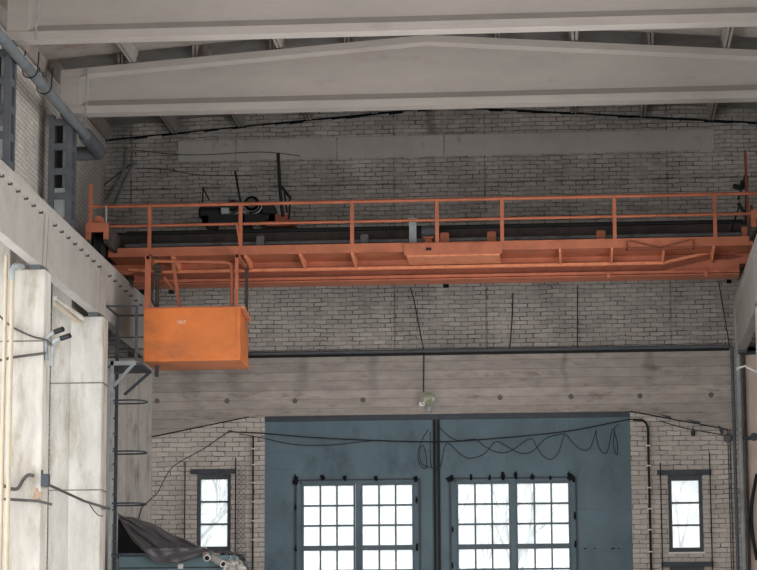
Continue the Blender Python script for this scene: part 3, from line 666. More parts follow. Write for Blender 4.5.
# end trucks
for s, xc in ((-1, RXL-.25), (1, RXR+.25)):
    y0 = 46.55; zt = RZ1+.12
    tb = MB()
    for a, b in ((-.20,-.12),(.12,.20)): tb.box(xc+a, xc+b, y0, 51.9, zt+.26, zt+.60)
    tb.box(xc-.20, xc+.20, y0+.05, 51.85, zt+.60, zt+.63)
    tr_ = tb.build('end_truck', M['brown'], cr, bevel=.01)
    mb = MB()
    mb.box(xc-.22, xc+.22, y0-.03, y0, zt+.47, zt+.65); mb.box(xc-.22, xc-.12, y0-.03, y0, zt+.33, zt+.47); mb.box(xc+.12, xc+.22, y0-.03, y0, zt+.33, zt+.47)
    mb.build('end_plate', M['orange'], tr_, bevel=.008)
    mb = MB().lathe((xc,y0+.1,zt+.72), (0,1,0), [(0,.04),(0,.09),(.16,.09),(.2,.05)], 14); mb.box(xc-.12, xc+.12, y0+.02, y0+.3, zt+.63, zt+.68)
    mb.build('buffer', M['orange'], tr_)
    for yy in (y0+.26, 51.5):
        MB().lathe((xc-.075,yy,zt+.215), (1,0,0), [(0,.05),(0,.25),(.025,.25),(.03,.215),(.12,.215),(.125,.25),(.15,.25),(.15,.05)], 28).build('wheel', M['black'], tr_)
    if s < 0:
        x = pxx(90.5, y0, 205)
        MB().box(x-.03, x+.03, y0, y0+.05, zt+.5, P(90,184,Y=y0).z).build('truck_post', M['orange'], tr_)
        MB().tube([(x, y0+.02, P(95,206,Y=y0).z), (rx0+.02, YF+.03, zr_top)], .03).build('truck_rail', M['orange'], tr_)
        MB().tube([P(106,206,Y=47.2), P(106,228,Y=47.2), P(107,243,Y=47.2)], .02).build('conduit', M['galv'], tr_)
# cable brackets at the right end
x = pxx(748, YF+.6, 200)
mb = MB().bar((x,YF+.6,zgb+.5),(x-.03,YF+.6,pz(748,150,YF+.6)), .05); mb.bar((x+.07,YF+.7,zgb+.5),(x+.07,YF+.7,pz(748,205,YF+.7)), .06)
mb.build('collector_mast', M['orange_dark'], cr)
Y_ = YF+.75
mb = MB()
for a, b, r in (((736,188),(748,186),.04),((743,181),(741,189),.05),((739,207),(735,219),.018),((735,219),(729,237),.018),((738,203),(746,215),.035),((747,176),(746,222),.03),((746,172),(738,200),.02),((733,186),(738,187),.05),((739,193),(744,195),.03)):
    mb.tube([P(a[0],a[1],Y=Y_), P(b[0],b[1],Y=Y_)], r, 8)
mb.build('current_collector', M['black'], cr)

# operator cab
YC0 = 47.0; YC1 = 48.25
cx0, cx1 = P(144.5,330,Y=YC0).x, P(239.5,330,Y=YC0).x
cz1, cz0 = P(190,308,Y=YC0).z, P(190,359.5,Y=YC0).z
cab = MB()
t = .02
cab.box(cx0, cx1, YC0, YC0+t, cz0+.0, cz1); cab.box(cx0, cx1, YC1-t, YC1, cz0, cz1)
cab.box(cx0, cx0+t, YC0+t, YC1-t, cz0, cz1); cab.box(cx1-t, cx1, YC0+t, YC1-t, cz0, cz1)
cab.box(cx0, cx1, YC0, YC1, cz0-.03, cz0)
cabo = cab.build('operator_cab', M['orange_cab'], cr)
mb = MB()
for xa in (cx0-.01, cx1-.05): mb.box(xa, xa+.06, YC0-.015, YC0, cz0, cz1); 
mb.box(cx0, cx1+.01, YC0-.02, YC0, cz0-.03, cz0+.03)
mb.box(cx1, cx1+.015, YC0, YC1, cz0-.03, cz0+.03); mb.box(cx1, cx1+.02, YC0, YC0+.05, cz0, cz1+.03)
mb.build('edge_angle', M['orange_cab'], cabo)
mb = MB().box(cx0-.01, cx1+.015, YC0-.02, YC0+.06, cz1, cz1+.025); mb.box(cx0-.01, cx1+.015, YC1-.06, YC1, cz1, cz1+.025); mb.box(cx1-.04, cx1+.02, YC0, YC1, cz1, cz1+.025); mb.box(cx0-.01, cx0+.05, YC0, YC1, cz1, cz1+.025)
mb.build('top_sill', M['orange'], cabo)
mb = MB(); mb.prism([(YC0+.02, cz1+.02), (YC0+.9, cz1-.10), (YC0+.9, cz1-.13), (YC0+.02, cz1-.01)], 'x', cx1+.02, cx1+.10); mb.build('side_flap', M['orange_pale'], cabo)
ztop = zfb+.01
MB().box(cx0-.005, cx0+.10, YC0, YC0+.07, cz1, pz(148,256,YC0)).build('cab_post', M['orange'], cabo)
MB().box(cx1-.09, cx1-.03, YC0, YC0+.06, cz1, pz(238,250,YC0)).build('cab_post', M['orange'], cabo)
MB().tube([P(232,308,Y=YC0+.1), P(232,270,Y=YC0+.1), P(231,264,Y=YC0+.1), P(226,262,Y=YC0+.1), P(154,261,Y=YC0+.1)], .035, 10).build('cab_hoop', M['orange'], cabo, smooth=True)
MB().box(cx0, cx0+.06, YC1-.07, YC1-.01, cz1, ztop).build('cab_post', M['brown'], cabo)
MB().box(cx1-.06, cx1, YC1-.07, YC1-.01, cz1, ztop).build('cab_post', M['brown'], cabo)
for xx in (cx0+.05, cx1-.05): MB().box(xx-.03, xx+.03, YC0, YG+.2, min(pz(148,256,YC0), ztop)-.06, min(pz(148,256,YC0), ztop)).build('hanger_beam', M['orange'], cabo)
MB().bar(P(173,262,Y=YC0+.5), P(180,308,Y=YC0+.5), .06).build('diagonal_brace', M['orange'], cabo)
MB().bar(P(164,277,Y=YC0+.6), P(174,290,Y=YC0+.6), .05).build('diagonal_brace', M['orange'], cabo)
MB().bar(P(150,255,Y=YC0+.3), P(160,262,Y=YC0+.6), .03).build('diagonal_brace', M['brown'], cabo)
mb = MB().tube([P(157,265,Y=YC0+.2), P(157,277,Y=YC0+.2), P(157,307,Y=YC0+.2)], .025); mb.tube([P(153,277,Y=YC0+.2), P(152,300,Y=YC0+.2), P(156,308,Y=YC0+.2)], .02)
c = P(157, 271, Y=YC0+.2); 
for k in range(4): mb.lathe((c.x-.05, c.y, c.z-.12+.07*k), (1,0,0), [(0,.04),(.12,.04)], 10)
mb.build('resistor_cable', M['brown'], cabo)
c = P(171, 291.5, Y=YC0+.9); MB().box(c.x-.05, c.x+.05, c.y, c.y+.08, c.z-.04, c.z+.04).build('switch_block', M['black'], cabo)
# stencilled number
cu = bpy.data.curves.new('number', 'FONT'); cu.body = '1847'; cu.size = .10; cu.extrude = .001; cu.align_x = 'CENTER'
tmp = bpy.data.objects.new('tmp', cu); C.objects.link(tmp)
dg = bpy.context.evaluated_depsgraph_get(); me = bpy.data.meshes.new_from_object(tmp.evaluated_get(dg)); bpy.data.objects.remove(tmp)
nm = bpy.data.objects.new('stencilled_number', me); C.objects.link(nm); me.materials.clear(); me.materials.append(M['number'])
nm.parent = cabo; q = P(181, 324, Y=YC0); q.y = YC0-.004
nm.location = q-Vector(cr['_org']); nm.rotation_euler = (math.pi/2, 0, 0)

# hoist trolley, sits on the girders
YT = YG+.05; tx0, tx1 = pxx(202,YT,222), pxx(275,YT,222); tz = zgt+.07
tr = thing('hoist_trolley', ((tx0+tx1)/2, 49.8, tz), 'black hoist trolley with two cable drums standing on the crane girders behind the railing', 'hoist')
mb = MB(); 
for y in (YT, YH+.15): mb.box(tx0, tx1, y, y+.12, tz+.12, tz+.28)
for x in (tx0, (tx0+tx1)/2, tx1-.12): mb.box(x, x+.12, YT, YH+.2, tz+.12, tz+.26)
mb.build('frame', M['black'], tr)
for y in (YG+.21, YH+.21):
    for x in (tx0+.2, tx1-.2):
        MB().lathe((x,y-.05,tz+.12), (0,1,0), [(0,.04),(0,.12),(.1,.12),(.1,.04)], 18).build('wheel', M['black'], tr)
for px, py, r in ((252,204,.16),(233,206,.125)):
    c = P(px, py, Y=YT+.2)
    mb = MB().lathe((c.x,YT+.15,c.z), (0,1,0), [(0,r*.35),(0,r),(.04,r),(.04,r*.8),(1.3,r*.8),(1.3,r),(1.34,r),(1.34,r*.3)], 26)
    mb.build('cable_drum', M['black'], tr)
    mb = MB().lathe((c.x,YT+.10,c.z), (0,1,0), [(0,r*.5),(0,r*.62),(.05,r*.62),(.05,r*.5)], 20); mb.build('drum_hub', M['brown'], tr)
    MB().lathe((c.x,YT+.14,c.z), (0,1,0), [(0,r*.92),(0,r*1.04),(.03,r*1.04),(.03,r*.92),(0,r*.92)], 26).build('drum_rim', M['galv_d'], tr)
    for k in (-1, 1): pass
    pts = [(c.x+ (r+.08)*math.cos(a), YT+.05, c.z+(r+.08)*math.sin(a)) for a in [math.pi*(1+k/8) for k in range(9)]]
    MB().tube(pts, .016, 8).build('drum_guard', M['galv'], tr)
c = P(225, 210, Y=YT-.02); MB().box(c.x-.075, c.x+.075, YT-.06, YT+.08, c.z-.08, c.z+.08).build('switch_box', M['galv'], tr, bevel=.01)
c = P(210, 212, Y=YT+.05)
MB().lathe((c.x-.22,YT+.12,c.z), (1,0,0), [(0,.05),(0,.11),(.05,.13),(.4,.13),(.44,.08),(.5,.03)], 20).build('motor', M['black'], tr)
c = P(268, 209, Y=YT+.05)
MB().prism([(c.x-.12,c.z-.14),(c.x+.15,c.z-.12),(c.x+.10,c.z+.12),(c.x-.10,c.z+.14)], 'y', YT, YT+.6).build('gearbox', M['black'], tr, bevel=.015)
a = P(266, 226, Y=YT); b = P(293, 214, Y=YT)
mb = MB().box(a.x, b.x, YT, YT+1.2, a.z, a.z+.12); mb.box(a.x+.1, b.x-.1, YT+.01, YT+1.1, a.z+.12, b.z); mb.build('end_platform', M['orange_dark'], tr)
for pts, r in (([(235,171),(241,205)],.022),([(278,153),(280,190),(283,217)],.035),([(281,186),(291,199)],.028),([(290,200),(289,219)],.02),([(203,187),(202,218)],.015),([(203,188),(209,200)],.015),([(284,190),(287,213)],.02)):
    MB().tube([P(x,y,Y=YT+.02) for x, y in pts], r, 8).build('mast', M['black'], tr)
MB().tube([(tx0-.02,YT-.04,tz+.42),(tx0+.75,YT-.04,tz+.42)], .03).build('guard_bar', M['black'], tr)

# ---------------------------------------------------------------- ladder and landing by the left column
YL = 46.45
lad = thing('access_ladder', (-8.5, YL+.3, 0), 'blue-grey caged steel ladder with a railed landing beside the pale column', 'ladder')
lx = P(111.2, 420, Y=YL).x; zd = P(120, 361, Y=YL).z
MB().box(lx-.03, lx+.03, YL, YL+.05, 0, zd).build('stile', M['galv'], lad)
MB().box(lx-.03, lx+.03, YL+.5, YL+.55, 0, zd+.9).build('stile', M['darksteel'], lad)
z = .3
while z < zd-.1:
    MB().tube([(lx,YL+.03,z),(lx,YL+.52,z)], .017, 8).build('rung', M['darksteel'], lad); z += .285
for py in (400, 451, 503, 554, 600, 650):
    z = P(130, py, Y=YL).z
    if z < 2: continue
    MB().tube([(lx,YL+.03,z),(lx+.35,YL+.0,z),(lx+.56,YL+.1,z-.0),(lx+.62,YL+.28,z),(lx+.56,YL+.46,z),(lx+.35,YL+.55,z),(lx,YL+.52,z)], .016, 8, smooth=True).build('cage_hoop', M['darksteel'], lad)
px0 = P(105.5,361,Y=YL).x; px1 = P(136,361,Y=YL).x; YL2 = YL+1.15
mb = MB().box(px0, px1, YL, YL+.05, zd-.08, zd); mb.build('landing_edge', M['galv'], lad)
MB().box(px0, px1+.1, YL+.05, YL2, zd-.08, zd-.03).build('landing_deck', M['darksteel'], lad)
zrt = P(120,306,Y=YL).z
mb = MB().bar((px0,YL,zrt),(px1,YL,zrt),.035); mb.bar((px0,YL,zrt),(px0,YL2,zrt),.035); mb.bar((px0,YL2,zrt),(px1+.15,YL2,zrt),.035); mb.bar((px1,YL,zrt),(px1+.0,YL,zd),.05)
mb.build('landing_rail', M['darksteel'], lad)
for a, b, r in (((px0,YL2,zrt),(px0,YL2,zd),.04),((px1+.2,YL2,zrt+.08),(px1+.2,YL2,zd-.15),.07)): MB().bar(a, b, r).build('railing_post', M['darksteel'], lad)
for zz in (zrt-.42, zrt-.65): MB().tube([(px0,YL2,zz),(px1+.15,YL2,zz)], .012).build('middle_rail', M['greycable'], lad)
MB().bar((px1-.05,YL+.02,zd-.06),(lx+.05,YL+.02,zd-.45),.05).build('bracket', M['galv'], lad)
MB().bar((px1+.1,YL2-.1,zd-.06),(lx+.05,YL2-.1,zd-.5),.05).build('bracket', M['darksteel'], lad)


# ---------------------------------------------------------------- pipes, cables, fittings
def pipe(name, pts, r, m, label, cat='pipe', group=None, smooth=False, seg=10):
    return MB().tube(pts, r, seg, smooth=smooth).build(name, M[m], smooth=True, label=label, cat=cat, group=group)
# large duct under the roof beams, left
a, b = P(0, 38, Z=12.55), P(88, 136, Z=12.55); X_ = (a.x+b.x)/2
du = thing('heating_pipe', (X_, 44, 12.43), 'thick blue-grey pipe running along the top of the left wall under the roof beams', 'pipe')
MB().tube([(X_,36,12.55),(X_,b.y,12.55)], .095, 18).build('pipe_run', M['galv_p'], du, smooth=True)
yE = P(101,151,X=X_).y
MB().tube([(X_,b.y-.05,12.55),(X_-.02,yE-.2,12.55),(X_-.2,yE,12.55),(XL-.05,yE,12.55)], .14, 18, smooth=True).build('lagged_end', M['greysteel'], du, smooth=True)
for px in (30, 44):
    yy = P(px, 38+px*1.11, X=X_).y
    pts = [(X_+.13*math.cos(t), yy, 12.55+.13*math.sin(t)) for t in [math.pi*(1+k/8) for k in range(9)]] 
    MB().tube([(X_-.13,yy+.2,12.95)]+pts+[(X_+.13,yy+.1,12.9)], .012, 6).build('hanger_wire', M['cable'], du)
# beige pipes at the far left
Y_ = 40.45
b1 = thing('riser_pipe', P(9.7,560,Y=Y_), 'beige vertical riser pipe with grey elbow, right one of the pair at the left edge', 'pipe')
x = P(9.7,420,Y=Y_).x
MB().tube([(x,Y_,0),(x,Y_,P(9,280,Y=Y_).z)], .036, 12).build('pipe_run', M['beige'], b1, smooth=True)
MB().tube([(x,Y_,P(9,280,Y=Y_).z),(x,Y_,P(9,270,Y=Y_).z),(x+.05,Y_+.03,P(9,265,Y=Y_).z),(x+.12,Y_+.35,P(9,263,Y=Y_).z)], .045, 12, smooth=True).build('elbow', M['galv'], b1, smooth=True)
x = P(3,420,Y=Y_).x
pipe('riser_pipe', [(x,Y_,0),(x,Y_,9.1)], .033, 'beige', 'beige vertical riser pipe, left one of the pair at the left edge')
MB().box(-9.72,-9.68,40.5,40.6,0,9.0)
# conduit on the ledge
zl = LZ+.03
lc = thing('ledge_conduit', (CX, WY-.1, zl), 'dark conduit pair running along the ledge over the board-marked lintel', 'conduit')
MB().tube([(XL+.6,WY-.09,LZ+.05),(P(729,349,Y=WY).x,WY-.09,LZ+.05)], .035, 10).build('conduit_run', M['greysteel'], lc, smooth=True)
MB().box(XL+.6,P(729,349,Y=WY).x,WY-.075,WY-.003,LZ-.04,LZ+.015).build('gap_shade', M['black'], lc)  # black strip painted as the shadow in the gap under the conduit
# vertical pipes at the right
for (px, r, m, lab) in ((732.0,.035,'greysteel','thin grey vertical pipe left of the thick one in the right corner'),(738.2,.055,'galv','thick grey vertical pipe in the right corner, fattest of the bundle'),(743.4,.03,'brown','dark thin vertical pipe at the edge of the pinkish pier')):
    x = P(px, 355, Y=WY-.32).x; pipe('corner_pipe', [(x,WY-.33,0),(x,WY-.33,LZ+.03)], r, m, lab)
for px, lab in ((727.6,'left of the two thin wires down the right brick panel'),(729.8,'right of the two thin wires down the right brick panel')):
    x = P(px, 430, Y=WY-.02).x; pipe('wall_wire', [(x,WY-.015,0),(x,WY-.015,HZ)], .008, 'cable', 'dark vertical wire, '+lab, 'wire')
pipe('side_pipe', [P(742,353,Y=WY-.35), P(775,351,Y=WY-.35)], .045, 'darksteel', 'dark horizontal pipe on the pinkish pier at the height of the ledge')
pipe('side_pipe', [P(742,438,Y=WY-.33), P(752,438,Y=WY-.33), P(775,438,Y=WY-.33)], .035, 'darksteel', 'dark horizontal pipe stub crossing the pinkish pier halfway down')
c = P(754, 437, Y=WY-.36); MB().lathe(c, (0,-1,0), [(0,.04),(0,.08),(.06,.08),(.06,.03)], 16).build('valve', M['darksteel'], label='small round dark valve on the pipe stub at the right edge', cat='valve')
pipe('loose_cable', [P(x,y,Y=WY-.3) for x,y in ((757,474),(752,502),(752,530),(757,560))], .035, 'cable', 'thick black cable hanging down the pinkish pier at the right edge', 'cable', smooth=True)
pipe('lamp_arm', [P(x,y,Y=47.5) for x,y in ((737,370),(738,368),(745,366),(757,372),(765,377))], .022, 'white', 'white bent arm poking in at the right edge beside the corner pipes', 'arm')
# downpipe on the right brick panel
xd = P(649.5, 500, Y=WY-.05).x
dp = thing('downpipe', (xd, WY-.05, 0), 'black downpipe with pale clips on the right brick panel', 'pipe')
MB().tube([(xd,WY-.05,0),(xd,WY-.05,P(645,428,Y=WY).z),(xd-.04,WY-.05,P(645,423,Y=WY).z),(xd-.11,WY-.05,P(645,420.5,Y=WY).z),(xd-.30,WY-.05,P(645,420,Y=WY).z)], .025, 10).build('pipe_run', M['cable'], dp, smooth=True)
for py in (446,466,488,509,530,552):
    z = P(645,py,Y=WY).z; MB().box(xd-.045,xd+.045,WY-.085,WY+.02,z-.012,z+.012).build('clip', M['white'], dp)
xd = P(253, 500, Y=WY-.05).x
dp = thing('downpipe', (xd, WY-.05, 0), 'black thin downpipe with pale clips on the left brick panel next to the gate', 'pipe')
MB().tube([(xd,WY-.05,0),(xd,WY-.05,P(253,437,Y=WY).z)], .018, 10).build('pipe_run', M['cable'], dp, smooth=True)
for py in (449,465,483,502,521,540):
    z = P(253,py,Y=WY).z; MB().box(xd-.03,xd+.03,WY-.075,WY+.02,z-.01,z+.01).build('clip', M['white'], dp)
# window lintels with guard rods
def guard(x0, x1, zt, zrod, name_, lo=0, extra=None):
    root = thing('window_guard', ((x0+x1)/2, WY-.05, zt-2), name_, 'window guard')
    MB().box(x0, x1, WY-.05, WY+.02, zt, zt+.10).build('lintel_bar', M['darksteel'], root)
    for k, (x, z_, zb_) in enumerate(zrod): MB().tube([(x,WY-.07,zb_),(x,WY-.07,z_)], .013, 8).build('guard_rod', M['cable'], root)
    if extra is not None: MB().box(x0+.05, x1, WY-.05, WY+.02, extra, extra+.10).build('lintel_bar', M['darksteel'], root)
    return root
gl_ = guard(P(191,472,Y=WY).x, P(235,472,Y=WY).x, lz1-.0, [(P(236,480,Y=WY).x, P(236,458,Y=WY).z, 2.6), (P(185.5,480,Y=WY).x, P(186,462,Y=WY).z, 2.6)], 'dark lintel bar and thin guard rods round the left small window', extra=lz0-.42)
guard(P(657,472,Y=WY).x, P(711,472,Y=WY).x, rz1-.0, [(P(661,500,Y=WY).x, P(661,463,Y=WY).z, 2.6), (P(710.5,500,Y=WY).x, P(710,453,Y=WY).z, 2.6)], 'dark lintel bar and thin guard rods round the right small window', extra=rz0-.30)
# wire mesh beside the left window
mb = MB(); mx0, mx1 = P(236.5,500,Y=WY).x, P(246,500,Y=WY).x; mz0, mz1 = 3.8, P(240,462,Y=WY).z
z = mz0
while z < mz1-.2:
    mb.bar((mx0,WY-.02,z),(mx1,WY-.02,z+.19),.006); mb.bar((mx1,WY-.015,z),(mx0,WY-.015,z+.19),.006); z += .095
mb.build('wire_mesh', M['greycable'], gl_)
# thin rods and wires on the brickwork above the ledge
for pts, r, lab in (([(410.5,288),(414,300),(424,352),(423.5,398)],.011,'thin dark cable slanting down the brick wall to the round floodlight'),
                    ([(513,293),(512,320),(509.5,352)],.012,'thin dark conduit on the brick wall right of the floodlight cable'),
                    ([(577.5,286),(577.5,352)],.011,'thin straight dark conduit in the middle right of the brick wall'),
                    ([(718.5,281),(730,349)],.011,'thin dark cable slanting down to the right corner pipes'),
                    ([(130,165),(100,188)],.012,'short dark wire in the upper left corner of the brick wall'),
                    ([(127,148),(124,170),(106,200)],.028,'slanting dark rod at the upper left corner behind the crane rail'),
                    ([(135,162),(122,185),(112,210)],.028,'second slanting dark rod at the upper left corner, right of the first')):
    pipe('wall_conduit', [P(x,y,Y=WY-.09) for x,y in pts], r, 'cable' if r<.02 else 'galv_d', lab, 'conduit', seg=8)
pipe('wall_wire', [P(x,y,Y=WY-.03) for x,y in ((133,150),(190,155),(260,152),(300,156))], .008, 'cable', 'thin loose wire under the concrete band at upper left', 'wire', smooth=True)
pipe('wall_wire', [P(x,y,Y=WY-.03) for x,y in ((135,168),(170,170),(200,175),(260,176))], .008, 'cable', 'lower thin loose wire on the brick wall at upper left', 'wire', smooth=True)
# floodlight
c = P(428.5, 398, Y=WY-.22)
fl = thing('floodlight', (c.x, WY-.1, c.z-.2), 'round grey-green floodlight mounted on the lintel above the gate', 'floodlight')
MB().lathe((c.x,c.y+.16,c.z), (0,-1,-.12), [(0,.03),(.0,.07),(.08,.12),(.16,.165),(.18,.17),(.18,.15),(.15,.14)], 26).build('housing', M['galv'], fl, smooth=True)
MB().lathe((c.x,c.y+.02,c.z-.01), (0,-1,-.12), [(0,.145),(.015,.14),(.03,.09),(.035,.01)], 26).build('lens', M['lens'], fl, smooth=True)
MB().box(c.x-.2, c.x-.08, c.y, WY-.06, c.z-.17, c.z-.08).build('ballast_box', M['white'], fl, bevel=.008)
mb = MB().box(c.x-.03, c.x+.05, c.y+.05, WY-.06, c.z-.27, c.z-.12); mb.build('mount', M['galv'], fl)
# cables across the gate
YK = WY-.10
k = lambda L, s=3.154, ox=400, oy=400: [P(ox+x/s, oy+y/s, Y=YK) for x, y in L]
pipe('span_cable', [P(x,y,Y=YK) for x,y in ((228,430.5),(236,432),(265,433.5),(330,438.5),(434,441.8),(500,438),(568,431),(615,422),(629,419.5),(641,419.5))], .012, 'cable', 'black cable stretched straight across the top of the gate', 'cable', smooth=True)
pipe('slack_cable', [P(x,y,Y=YK+.01) for x,y in ((240,434),(262,438),(295,444.5),(330,445),(360,442),(378,440))], .008, 'cable', 'thin slack cable drooping below the stretched cable over the left gate leaf', 'cable', smooth=True)
pipe('slack_cable', k([(90,92),(75,115),(60,150),(57,185),(68,210),(83,213),(82,170),(71,142),(62,162),(66,195),(80,208),(95,212)]), .0085, 'cable', 'black cable coiled in a loop left of the gate joint', 'cable', smooth=True)
pipe('slack_cable', k([(95,100),(96,195),(106,218),(128,207),(143,142),(160,142),(190,170),(220,184),(265,170),(300,132),(330,142),(380,168),(420,160),(455,125),(480,113),(520,105)]), .0085, 'cable', 'black cable drooping in two long swags over the right gate leaf from the gate joint', 'cable', smooth=True)
pipe('slack_cable', k([(125,88),(160,118),(190,128),(238,124),(265,145),(310,165),(350,160),(410,122),(430,145),(450,175),(475,187),(500,165),(520,110),(545,135),(575,158),(600,150),(618,97)]), .0085, 'cable', 'black cable drooping in waves along the middle of the right gate leaf', 'cable', smooth=True)
pipe('slack_cable', k([(618,92),(624,140),(640,166),(655,160),(668,100),(676,95),(673,140),(684,174),(686,140),(676,90),(690,78)]), .0085, 'cable', 'black cable bunched in narrow loops near the right gate edge', 'cable', smooth=True)
pipe('slack_cable', [P(x,y,Y=WY-.14) for x,y in ((139,519),(142,508),(150,500),(158,492),(168,473),(178,463),(205,448),(222,436),(232,431))], .009, 'cable', 'dark cable rising from the tarpaulin across the left brick panel', 'cable', smooth=True)
pipe('slack_cable', [P(x,y,Y=YK) for x,y in ((660,421),(680,427),(700,431),(718,434),(730,437))], .010, 'cable', 'thin slack wire under the slanting lintel at right', 'cable', smooth=True)
# dark fittings under the right haunch
for px, py, w_, h_, lab in ((665,416.5,.25,.05,'flat dark bracket under the right end of the lintel, leftmost'),(693,422,.30,.06,'dark ragged bracket in the middle under the slanting lintel'),(720,430,.09,.14,'dark hanging bracket near the corner pipes')):
    c = P(px, py, Y=WY-.08); MB().prism([(c.x-w_/2,c.z+h_/2+.03),(c.x+w_/2,c.z+h_/2-.03),(c.x+w_/2,c.z-h_/2-.02),(c.x+w_*.2,c.z-h_/2)], 'y', WY-.1, WY+.02).build('bracket', M['darksteel'], label=lab, cat='bracket')
c = P(693, 432.5, Y=WY-.08); mb = MB().lathe(c, (0,0,-1), [(-.12,.012),(-.03,.012),(-.03,.035),(.02,.05),(.06,.04),(.08,.01)], 14); mb.build('hanging_bulb', M['darksteel'], label='small dark bulb holder hanging under the slanting lintel', cat='lamp')
c = P(728, 438, Y=WY-.08); mb = MB().lathe((c.x,WY+.02,c.z), (0,-1,0), [(0,.09),(.12,.09),(.14,.06),(.14,.01)], 16); mb.build('junction_box', M['greysteel'], label='round grey junction box beside the corner pipes', cat='junction box')

# fittings on the near left column
Yc = 40.72
swb = P(44.7,480,Y=Yc-.1)
sw = thing('switch_box', (swb.x, Yc-.1, swb.z-.12), 'small dark switch box on the corner of the near left column', 'switch')
MB().box(swb.x-.055, swb.x+.065, Yc-.12, Yc+.03, swb.z-.10, swb.z+.10).build('box', M['darksteel'], sw, bevel=.01)
MB().tube([P(42,486,Y=Yc-.1), P(42,470,Y=Yc-.1)], .02).build('gland', M['darksteel'], sw)
pipe('cable', [P(x,y,Y=Yc-.06) for x,y in ((-5,483),(4,486),(12,489),(18,488),(23,480),(28,475),(34,476))], .028, 'greycable', 'thick grey cable with an upturned end left of the switch box', 'cable', smooth=True)
pipe('cable', [P(49,485,Y=40.8), P(60,490,Y=42.5), P(84,501,Y=45.6), P(105.5,507.5,Y=45.72), P(109,508.5,Y=46.4)], .024, 'greycable', 'thick dark cable running from the switch box to the ladder', 'cable')
pipe('cable', [P(x,y,Y=45.72) for x,y in ((88,501),(92,508),(98,515),(103,516))], .010, 'greycable', 'thin loop of wire on the column beside the ladder', 'cable', smooth=True)
pipe('cable', [P(x,y,Y=Yc-.03) for x,y in ((-4,312),(8,324),(20,331),(34,337),(46,340),(52,346))], .016, 'greycable', 'thin drooping cable across the upper part of the near left column', 'cable', smooth=True)
pipe('rod', [P(-4,361,Y=Yc-.05), P(15,357,Y=Yc-.05), P(46,353,Y=Yc-.05)], .022, 'greycable', 'grey rod crossing the near left column below the drooping cable', 'rod')
pipe('rod', [P(4,499,Y=Yc-.05), P(38,501,Y=Yc-.05), P(52,504.5,Y=Yc-.02)], .022, 'greycable', 'grey rod crossing the near left column below the switch box', 'rod')
for (pts, lab, tip) in (([(46.5,360),(46.5,343),(49,336),(55,332),(63,329)], 'bent grey conduit stub on the column corner, upper left of the pair', 3), ([(52,366),(52.5,348),(55,341),(61,338.5),(70,335.5)], 'bent dark conduit stub on the column corner, lower right of the pair', 3)):
    t_ = thing('bent_conduit', P(pts[0][0],pts[0][1],Y=Yc+.15), lab, 'conduit')
    MB().tube([P(x,y,Y=Yc+.12-i*.08) for i,(x,y) in enumerate(pts[:4])], .034, 10, smooth=True).build('pipe_run', M['galv'], t_, smooth=True)
    MB().tube([P(pts[3][0],pts[3][1],Y=Yc+.12-.24), P(pts[4][0],pts[4][1],Y=Yc+.12-.32)], .045, 10).build('rubber_end', M['cable'], t_, smooth=True)
pipe('diagonal_pipe', [P(55,298,Y=44.9), P(83,319,Y=45.72)], .045, 'column', 'pale pipe slanting into the dark slot above the column, upper one')
pipe('diagonal_pipe', [P(54,303,Y=44.9), P(80,323,Y=45.72)], .035, 'beige', 'pale pipe slanting into the dark slot above the column, lower one')
# rust patch on the near column face
c = P(37, 495, Y=40.742); pts = []
for k_ in range(16):
    a = 2*math.pi*k_/16; rr = random.uniform(.6,1.2); pts.append((c.x+.07*rr*math.cos(a), c.z+.11*rr*math.sin(a)))
MB().prism(pts, 'y', 40.745, 40.752).build('rust_stain', M['rust'], cl1)

# ---------------------------------------------------------------- booth with tarpaulin, lower left
BY0, BY1 = 49.2, 51.0
bz = P(170, 553, Y=BY0).z; bx0_, bx1_ = P(118.5,560,Y=BY0).x, P(236,560,Y=BY0).x
bo = thing('metal_booth', ((bx0_+bx1_)/2, 50.1, 0), 'tall teal-blue metal booth under the dark tarpaulin below the left small window', 'booth')
MB().box(bx0_, bx1_, BY0, BY1, 0, bz-.05).build('body', M['booth'], bo, bevel=.02)
MB().box(bx0_-.03, bx1_-.5, BY0-.03, BY1+.03, bz-.05, bz).build('roof_rim', M['booth'], bo, bevel=.008)
MB().box(bx0_, bx1_, BY0-.015, BY0, bz-.30, bz-.27).build('seam_strip', M['darksteel'], bo)
c = P(180.5, 566.5, Y=BY0-.02); MB().box(c.x-.05, c.x+.05, BY0-.02, BY0, c.z-.04, c.z+.05).build('name_plate', M['white'], bo)
MB().prism([(P(118.5,517,Y=50.9).x,bz),(P(118.5,517,Y=50.9).x,P(118.5,518,Y=50.9).z),(P(150,527,Y=50.9).x,P(150,527,Y=50.9).z),(P(195,548,Y=50.9).x,bz)], 'y', 50.85, 50.95).build('shade_sheet', M['black'], bo)  # black sheet added as the dark inside under the raised tarpaulin
